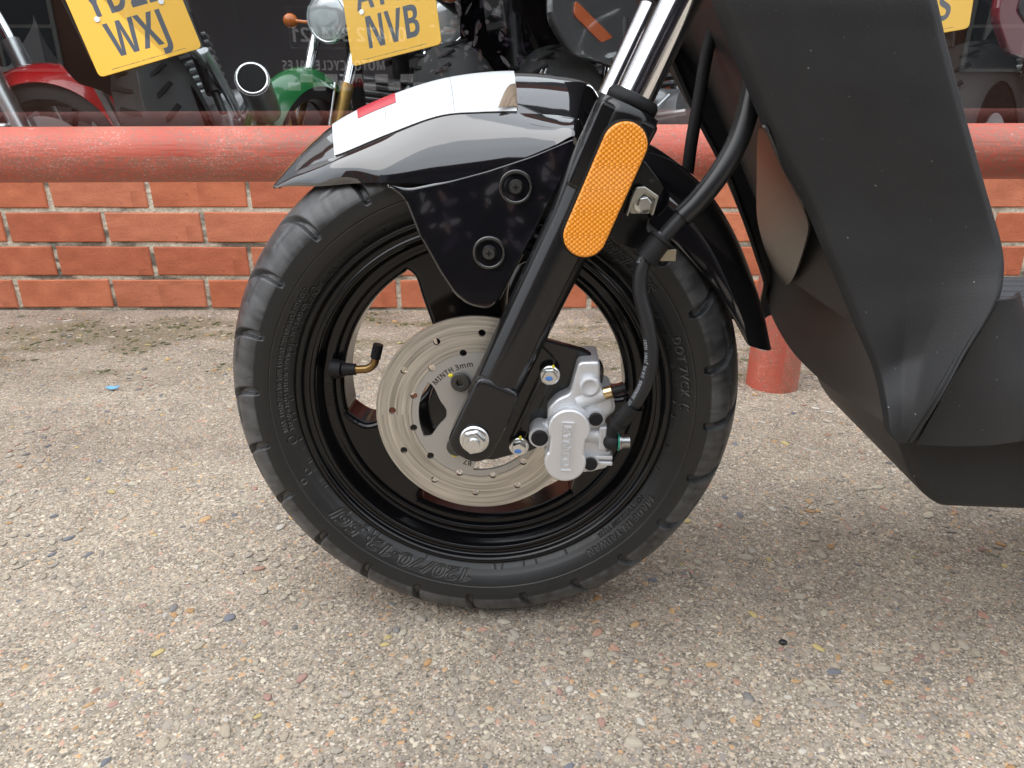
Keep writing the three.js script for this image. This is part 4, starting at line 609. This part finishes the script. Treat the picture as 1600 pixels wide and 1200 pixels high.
// local frame: x forward, y up, z to the rider's right; the origin lies on the floor under the rear axle
function motorbike(label, o) {
  const b = thing('motorcycle', label, 'motorcycle', [0, 0, 0], 0, 'motorcycles behind the display window');
  const WB = 1.36, R = o.R ?? 0.31, main = o.main, sec = o.second ?? main;
  wheelParts(b, 0, R, R, o.rearW ?? 0.17, o.rim ?? B.frame, false); wheelParts(b, WB, R, R, 0.12, o.rim ?? B.frame, true);
  const hx = WB - 0.30, hy = 0.95, fm = o.fork ?? B.alu;
  for (const s of [-1, 1]) { part('fork_leg', between(V(WB - 0.01, R, s * 0.095), V(WB - 0.15, 0.64, s * 0.095), 0.028, 0.026), fm, b); part('fork_tube', between(V(WB - 0.15, 0.64, s * 0.095), V(hx - 0.02, hy + 0.1, s * 0.095), 0.021, 0.021), B.chrome, b); part('brake_caliper', box(0.05, 0.10, 0.04, WB - 0.10, R + 0.07, s * 0.105, 0.012), o.caliper ?? B.alu, b); }
  part('yoke', box(0.07, 0.04, 0.26, hx, hy + 0.03, 0, 0.012), B.alu, b);
  fender(b, WB, R, R + 0.02, 25, 150, 0.15, o.fenderCol ?? main, 'front_fender', 0.4);
  part('swingarm', [between(V(0, R, 0.12), V(0.55, 0.40, 0.1), 0.025, 0.035), between(V(0, R, -0.12), V(0.55, 0.40, -0.1), 0.025, 0.035)], o.swing ?? B.alu, b);
  part('shock_absorber', [between(V(0.16, 0.40, 0.13), V(0.26, 0.72, 0.13), 0.012), between(V(0.18, 0.46, 0.13), V(0.25, 0.68, 0.13), 0.026)], B.frame, b);
  part('frame', [between(V(0.55, 0.40, 0), V(0.62, 0.78, 0), 0.04), between(V(0.62, 0.78, 0), V(hx, hy, 0), 0.04), between(V(hx, hy, 0), V(0.92, 0.35, 0), 0.03), between(V(0.92, 0.35, 0), V(0.55, 0.32, 0), 0.03), between(V(0.6, 0.72, 0.08), V(-0.1, 0.84, 0.08), 0.014), between(V(0.6, 0.72, -0.08), V(-0.1, 0.84, -0.08), 0.014)], B.frame, b);
  const eng = part('engine', [box(0.34, 0.24, 0.34, 0.70, 0.36, 0, 0.05), cylZ(0.10, -0.20, 0.20, 0.63, 0.36, 32), cylZ(0.07, -0.18, 0.18, 0.82, 0.33, 32)], B.engine, b);
  for (let k = 0; k < 7; k++) part('cooling_fin', box(0.2, 0.012, 0.3, 0.79, 0.50 + k * 0.026, 0, 0.004), B.engine, eng);
  const ez = o.exhaustZ ?? 0.17; part('exhaust_pipe', tube([[0.93, 0.52, 0.08], [1.02, 0.40, 0.10], [0.95, 0.22, 0.13], [0.6, 0.19, 0.15], [0.3, 0.25, ez]], 0.024, 60), B.chrome, b);
  const sil = part('silencer', [between(V(0.32, 0.25, ez), V(0.2, 0.29, ez), 0.03, 0.042), between(V(0.2, 0.29, ez), V(-0.22, o.silY ?? 0.44, ez), 0.042, 0.043, 28)], o.sil ?? B.alu, b);
  { const a = V(-0.22, o.silY ?? 0.44, ez), d = a.clone().sub(V(0.2, 0.29, ez)).normalize(); part('silencer_mouth', between(a, a.clone().addScaledVector(d, 0.006), 0.034, 0.034, 28), M.matteBlack, sil); const tg = new THREE.TorusGeometry(0.0375, 0.005, 10, 32).applyQuaternion(new THREE.Quaternion().setFromUnitVectors(V(0, 0, 1), d)).translate(a.x, a.y, a.z); part('silencer_ring', tg, B.chrome, sil); }
  const tk = new THREE.SphereGeometry(1, 40, 24); { const p = tk.attributes.position; for (let i = 0; i < p.count; i++) { const x = p.getX(i), y = p.getY(i), z = p.getZ(i); p.setXYZ(i, 0.78 + 0.28 * x, 0.90 + (y > 0 ? 0.13 : 0.09) * y + 0.03 * x, 0.15 * z * (0.85 + 0.3 * x)); } tk.computeVertexNormals(); } part('fuel_tank', tk, main, b);
  part('seat', [box(0.55, 0.07, 0.26, 0.33, 0.86, 0, 0.03).rotateZ(-0.02), box(0.28, 0.07, 0.2, -0.02, 0.91, 0, 0.03)], B.frame, b);
  const tl = []; for (let i = 0; i <= 14; i++) { const t = i / 14, r = []; for (let k = 0; k <= 12; k++) { const a = Math.PI * (k / 12) - 0.0, w = 0.13 - 0.07 * t; r.push(V(0.30 - 0.56 * t, 0.78 + 0.12 * t + 0.055 * Math.sin(a) * (1 - 0.4 * t), w * Math.cos(a))); } tl.push(r); } part('tail_cowl', shell(tl, 0.004), sec, b);
  part('tail_light', box(0.05, 0.045, 0.12, -0.25, 0.89, 0, 0.015), B.lensR, b);
  part('rear_fender', [between(V(-0.16, 0.86, 0), V(-0.34, 0.66, 0), 0.03, 0.024, 8), box(0.02, o.plate ? 0.2 : 0.08, o.plate ? 0.13 : 0.06, -0.33, 0.68, 0, 0.006)], B.frame, b);
  for (const s of [-1, 1]) { part('indicator', [between(V(-0.30, 0.76, s * 0.03), V(-0.31, 0.76, s * 0.12), 0.007), new THREE.SphereGeometry(0.026, 16, 12).scale(0.8, 0.8, 1.3).translate(-0.31, 0.76, s * 0.14)], B.lensO, b); part('foot_peg', between(V(0.42, 0.38, s * 0.15), V(0.42, 0.38, s * 0.27), 0.012, 0.011), B.alu, b); }
  part('side_stand', between(V(0.55, 0.30, -0.14), V(0.52, 0.02, -0.28), 0.012, 0.01), B.frame, b);
  part('handlebar', tube([[hx - 0.10, hy + 0.22, -0.36], [hx - 0.02, hy + 0.20, -0.18], [hx + 0.01, hy + 0.08, -0.06], [hx + 0.01, hy + 0.08, 0.06], [hx - 0.02, hy + 0.20, 0.18], [hx - 0.10, hy + 0.22, 0.36]], 0.012, 50), B.chrome, b);
  if (o.plate) { const p = part('number_plate', extrude(roundPoly([[-0.1145, -0.101], [0.1145, -0.101], [0.1145, 0.101], [-0.1145, 0.101]], 0.012), 0, 0.003, 0.0005), o.plate, b); const g = p.geometry.attributes; for (let i = 0; i < g.position.count; i++) g.uv.setXY(i, g.position.getX(i) / 0.229 + 0.5, g.position.getY(i) / 0.202 + 0.5); p.rotation.set(-(o.plateTilt ?? 0.2), -Math.PI / 2, 0, 'YXZ'); p.position.set(-0.365, o.plateY ?? 0.64, o.plateZ ?? 0); for (const s of [-1, 1]) { part('plate_screw', cylZ(0.006, 0.003, 0.005, s * 0.07, 0.012, 14), B.alu, p); } }
  if (o.style === 'sport' || o.tailPanel) for (const s of [-1, 1]) { const g = extrude(roundPoly([[-0.30, 0.64], [-0.18, 0.56], [0.05, 0.545], [0.36, 0.50], [0.50, 0.78], [-0.22, 0.86]], 0.04), 0.125, 0.145, 0.006, 3), h = extrude(roundPoly([[-0.16, 0.66], [0.02, 0.60], [0.12, 0.62], [-0.14, 0.70]], 0.015), 0.145, 0.149, 0.001); if (s < 0) { g.scale(1, 1, -1); h.scale(1, 1, -1); } const tp = part('tail_panel', g, o.tailPanel ?? main, b); part('vent', h, o.vent ?? B.frame, tp); part('rearset_bracket', [between(V(0.10, 0.57, s * 0.15), V(0.24, 0.37, s * 0.17), 0.014, 0.012), between(V(0.26, 0.56, s * 0.15), V(0.25, 0.37, s * 0.17), 0.013, 0.012), between(V(0.24, 0.38, s * 0.17), V(0.16, 0.44, s * 0.24), 0.012, 0.013), between(V(0.24, 0.37, s * 0.18), V(0.40, 0.44, s * 0.22), 0.008), new THREE.SphereGeometry(0.026, 16, 12).translate(0.245, 0.375, s * 0.175)], B.alu, b); }
  if (o.style === 'sport') {
    for (const s of [-1, 1]) { const f = roundPoly([[0.55, 0.30], [0.95, 0.24], [1.08, 0.45], [1.10, 0.75], [1.22, 0.95], [1.02, 1.02], [0.86, 0.78], [0.60, 0.62]], 0.05); const g = extrude(f, 0.19, 0.205, 0.004); if (s < 0) g.scale(1, 1, -1); part('side_fairing', g, main, b); const f2 = roundPoly([[0.70, 0.40], [0.92, 0.36], [0.98, 0.52], [0.76, 0.56]], 0.03); const g2 = extrude(f2, 0.205, 0.209, 0.001); if (s < 0) g2.scale(1, 1, -1); part('fairing_graphic', g2, o.graphic ?? B.frame, b); }
    for (const s of [-1, 1]) { const g = extrude(roundPoly([[1.00, 0.66], [1.16, 0.56], [1.27, 0.70], [1.24, 0.98], [1.04, 0.97]], 0.03), 0.13, 0.142, 0.004); if (s < 0) g.scale(1, 1, -1); part('fork_cover', g, main, b); }
    part('nose_fairing', [new THREE.SphereGeometry(1, 32, 20).scale(0.17, 0.15, 0.19).translate(1.20, 0.95, 0)], main, b); part('headlight', [new THREE.SphereGeometry(1, 24, 16).scale(0.05, 0.05, 0.13).translate(1.335, 0.93, 0)], B.lampGlass, b);
    const sw = []; for (let i = 0; i <= 10; i++) { const r = []; for (let k = -8; k <= 8; k++) { const a = k / 8 * 1.2; r.push(V(1.25 - 0.18 * i / 10 - 0.1 * (1 - Math.cos(a)), 1.02 + 0.17 * i / 10, 0.16 * Math.sin(a))); } sw.push(r); } part('windscreen', shell(sw, 0.003), phys([0.2, 0.2, 0.22], 0.05, 0, { transmission: 0.8 }), b);
  } else {
    part('headlight', [latheZ([[0.0, -0.10], [0.05, -0.095], [0.085, -0.05], [0.092, 0.0], [0.088, 0.012], [0.08, 0.006]], 36).rotateY(Math.PI / 2).translate(WB - 0.16, 0.87, 0)], B.chrome, b); part('headlight_lens', new THREE.SphereGeometry(0.083, 28, 14).scale(0.25, 1, 1).translate(WB - 0.158, 0.87, 0), B.lampGlass, b);
    for (const s of [-1, 1]) part('indicator', [between(V(WB - 0.2, 0.85, s * 0.09), V(WB - 0.2, 0.85, s * 0.19), 0.007), new THREE.SphereGeometry(0.028, 16, 12).scale(1.2, 1, 1).translate(WB - 0.2, 0.85, s * 0.2)], B.lensO, b);
    part('fender_stay', [between(V(WB, R, 0.085), V(WB - 0.1, R + 0.31, 0.07), 0.006), between(V(WB, R, -0.085), V(WB - 0.1, R + 0.31, -0.07), 0.006)], B.chrome, b);
  }
  for (const s of [-1, 1]) part('mirror', [between(V(hx, hy + 0.18, s * 0.26), V(hx + 0.02, hy + 0.34, s * 0.32), 0.006), new THREE.SphereGeometry(0.06, 20, 12).scale(0.3, 0.65, 1).translate(hx + 0.02, hy + 0.36, s * 0.33)], o.mirror ?? B.frame, b);
  return b;
}
// turn: heading of the bike, lean towards its side stand
function place(b, x, z, turn, lean = 0.19, size = 1) { b.scale.setScalar(size); b.position.set(x, 0.018, z); b.rotation.set(-lean, turn, 0, 'YXZ'); }
const RED = bikePaint([0.55, 0.01, 0.014]), GREEN = bikePaint([0.02, 0.20, 0.055]), MAROON = bikePaint([0.20, 0.004, 0.02]), ORANGE = bikePaint([0.62, 0.12, 0.02]), SILVER = bikePaint([0.45, 0.50, 0.50], 0.3), BLACK = bikePaint([0.01, 0.01, 0.011]), PALE = bikePaint([0.55, 0.62, 0.60], 0.35), CHERRY = bikePaint([0.38, 0.012, 0.03]), WHITE = bikePaint([0.7, 0.7, 0.7], 0.3);
const plateMat = (lines, red) => phys([1, 1, 1], 0.32, 0, { map: plateTex(lines, red), clearcoat: 0.5, clearcoatRoughness: 0.08 });
place(motorbike('red sports motorcycle with a red front fender, standing side on to the glass', { main: RED, style: 'sport', graphic: B.lampGlass, fork: B.alu, R: 0.27 }), -2.73, -2.27, 0.03, 0.1);
place(motorbike('motorcycle with yellow plate YD22 WXJ hung over its broad rear tyre', { main: PALE, second: PALE, plate: plateMat(['YD22', 'WXJ']), plateTilt: 0.25, plateY: 0.643, plateZ: 0.06, rearW: 0.19, exhaustZ: 0.25, silY: 0.46, rim: B.frame, tailPanel: PALE }), -0.83, -2.19, Math.PI / 2 + 0.30, 0.28);
place(motorbike('green fendered motorcycle with gold fork legs and a chrome headlamp', { main: GREEN, fenderCol: GREEN, fork: B.goldFork, second: GREEN, R: 0.335 }), -0.295, -3.45, -Math.PI / 2 - 0.36, 0.1, 0.8);
place(motorbike('motorcycle with yellow plate AY10 NVB on its tail', { main: BLACK, second: BLACK, plate: plateMat(['AY10', 'NVB']), plateTilt: 0.22, plateY: 0.668, swing: B.alu, exhaustZ: -0.19, silY: 0.32 }), -0.058, -2.21, Math.PI / 2 - 0.26, 0.2);
place(motorbike('black and orange motorcycle with gold wheel rims and a bright silencer', { main: ORANGE, second: ORANGE, rim: B.goldFork, exhaustZ: -0.19, silY: 0.60, rearW: 0.19, tailPanel: bikePaint([0.05, 0.052, 0.056], 0.35), vent: ORANGE }), 0.21, -2.40, Math.PI / 2 - 0.5, 0.16);
place(motorbike('maroon sports motorcycle with a yellow plate marked in red', { main: MAROON, second: MAROON, style: 'sport', plate: plateMat(['GF05', 'LKJS'], true), plateTilt: 0.2, plateY: 0.712, exhaustZ: 0.2, silY: 0.32 }), 1.365, -2.25, 0.72, 0.12);
place(motorbike('silver motorcycle with a chrome headlamp, its front wheel between the two plated bikes', { main: SILVER, fenderCol: SILVER, fork: B.alu, R: 0.33, rim: B.alu }), -0.067, -3.61, -Math.PI / 2 - 0.21, 0.08, 0.8);
place(motorbike('cherry red roadster with bright alloy wheels at the back of the showroom', { main: CHERRY, fenderCol: CHERRY, fork: B.alu, rim: B.alu, R: 0.33 }), 0.57, -3.88, -Math.PI / 2 - 0.20, 0.08, 0.8);
place(motorbike('pale grey roadster with silver forks behind the red sports motorcycle', { main: PALE, fenderCol: PALE, fork: B.alu, R: 0.33, rim: B.alu }), -1.62, -3.81, -Math.PI / 2 + 0.22, 0.08, 0.8);
place(motorbike('white roadster with polished wheels beyond the maroon sports motorcycle', { main: WHITE, fenderCol: WHITE, fork: B.alu, R: 0.33, rim: B.alu }), 1.617, -4.02, -Math.PI / 2 - 0.3, 0.08, 0.8);

// ---------- street behind the camera, seen in the glass and the gloss paint ----------
{
  const vz = 2.1, van = thing('panel_van', 'dark panel van with white lettering and a chequered flag strip, parked along the kerb', 'van', [0, 0, vz]);
  const bodyS = roundPoly([[-2.7, 0.30], [2.35, 0.30], [2.42, 0.75], [2.25, 1.02], [1.55, 1.25], [1.05, 1.92], [-2.6, 1.98], [-2.72, 1.5]], 0.12);
  for (const x of [-1.75, 1.55]) { const h = new THREE.Path(); h.absarc(x, 0.33, 0.0001, 0, 7, true); }
  const body = part('body', extrude(bodyS, 0.02, 1.72, 0.05, 3), phys([0.012, 0.013, 0.018], 0.25, 0, { clearcoat: 1, clearcoatRoughness: 0.04 }), van);
  part('side_window', extrude(roundPoly([[0.45, 1.12], [1.42, 1.18], [1.02, 1.74], [0.45, 1.76]], 0.05), 0.008, 0.03, 0.002), phys([0.02, 0.025, 0.03], 0.03, 0, { clearcoat: 1 }), body);
  part('door_handle', box(0.16, 0.03, 0.02, 0.6, 1.0, 0.008, 0.008), M.matteBlack, body);
  for (const x of [-1.75, 1.55]) for (const z of [0.14, 1.6]) { const w = part('wheel', [new THREE.TorusGeometry(0.25, 0.085, 16, 48).translate(x, 0.335, z)], B.tyre, van); part('hub_cap', [cylZ(0.2, z - 0.09, z - 0.03, x, 0.335, 40, 0.2)], B.alu, w); }
  part('bumper', [box(0.18, 0.22, 1.7, 2.42, 0.45, 0.87, 0.06)], M.matteBlack, van); part('headlight', [box(0.12, 0.16, 0.3, 2.36, 0.82, 0.25, 0.04)], B.lampGlass, van);
  const lv = canvasTex(2048, 1024, (c, W, H) => {          // 2.4 m by 1.2 m; canvas left is +x
    const X = (x) => (0.5 - x) / 2.4 * W, Yc = (y) => H - (y - 0.45) / 1.2 * H, S = W / 2.4;
    c.fillStyle = '#11131a'; c.fillRect(0, 0, W, H); c.fillStyle = '#eef0f2'; c.textAlign = 'left';
    c.font = 'bold ' + 0.092 * S + 'px sans-serif'; c.fillText('MOTORCYCLE SALES', X(-0.90), Yc(0.645), 0.74 * S); c.font = 'bold ' + 0.13 * S + 'px sans-serif'; c.fillText('01472 344421', X(-0.74), Yc(0.83), 0.86 * S);
    for (let k = 0; k < 11; k++) for (let r = 0; r < 2; r++) if ((k + r) % 2) c.fillRect(X(-0.62 - k * 0.09), Yc(0.62 - r * 0.055), 0.09 * S, 0.055 * S);
    c.fillStyle = '#c21622'; c.font = 'italic bold ' + 0.075 * S + 'px sans-serif'; c.fillText('R&R', X(-1.06), Yc(0.535)); 
    const pal = ['#b9b6bc', '#7a7284', '#4b4458', '#a08a84', '#cfccd2', '#6a6076', '#1a1c26', '#22222e', '#15161e']; for (let n = 0; n < 110; n++) { const g = n % 5, gx = [-0.55, -0.36, -0.2, -0.05, 0.12][g]; c.save(); c.translate(X(gx + rr(-0.06, 0.06)), Yc(rr(0.56, 1.1))); c.rotate(rr(0, 3)); c.fillStyle = pal[(rnd() * 9) | 0]; c.beginPath(); c.ellipse(0, 0, rr(8, 46), rr(5, 16), 0, 0, 7); c.fill(); c.restore(); }
    c.strokeStyle = '#c8ccd0'; c.lineWidth = 3; c.strokeRect(X(-0.66), Yc(1.05), 0.9 * S, 0.26 * S);
  });
  const pl = part('livery', new THREE.PlaneGeometry(2.4, 1.2).rotateY(Math.PI).translate(-0.7, 1.05, 0.0165), phys([1, 1, 1], 0.3, 0, { map: lv, clearcoat: 0.6, clearcoatRoughness: 0.05 }), body); pl.userData.label = 'white lettering and photo print on the side';
  const ob = thing('terrace_building', 'dark brick terrace with sash windows across the street', 'building', [0, 0, 11]);
  part('wall', box(40, 6.2, 0.4, 0, 3.1, 0.2, 0.01), std([0.16, 0.085, 0.06], 0.9, 0, { map: brickMap }), ob); part('roof', extrude(poly([[0, 0], [3, 1.9], [3, 0]]), -20, 20, 0).rotateY(-Math.PI / 2).translate(0, 6.2, 0), std([0.06, 0.06, 0.065], 0.8), ob);
  for (let k = -6; k <= 6; k++) for (const y of [1.6, 4.4]) { const w = part('window', box(1.1, 1.5, 0.06, k * 2.9, y, -0.01), std([0.22, 0.22, 0.21], 0.5), ob); part('pane', box(0.94, 0.66, 0.02, k * 2.9, y + 0.36, -0.045, 0.002), std([0.03, 0.035, 0.04], 0.05), w); part('pane', box(0.94, 0.66, 0.02, k * 2.9, y - 0.36, -0.045, 0.002), std([0.03, 0.035, 0.04], 0.05), w); }
}

renderer.render(scene, camera);
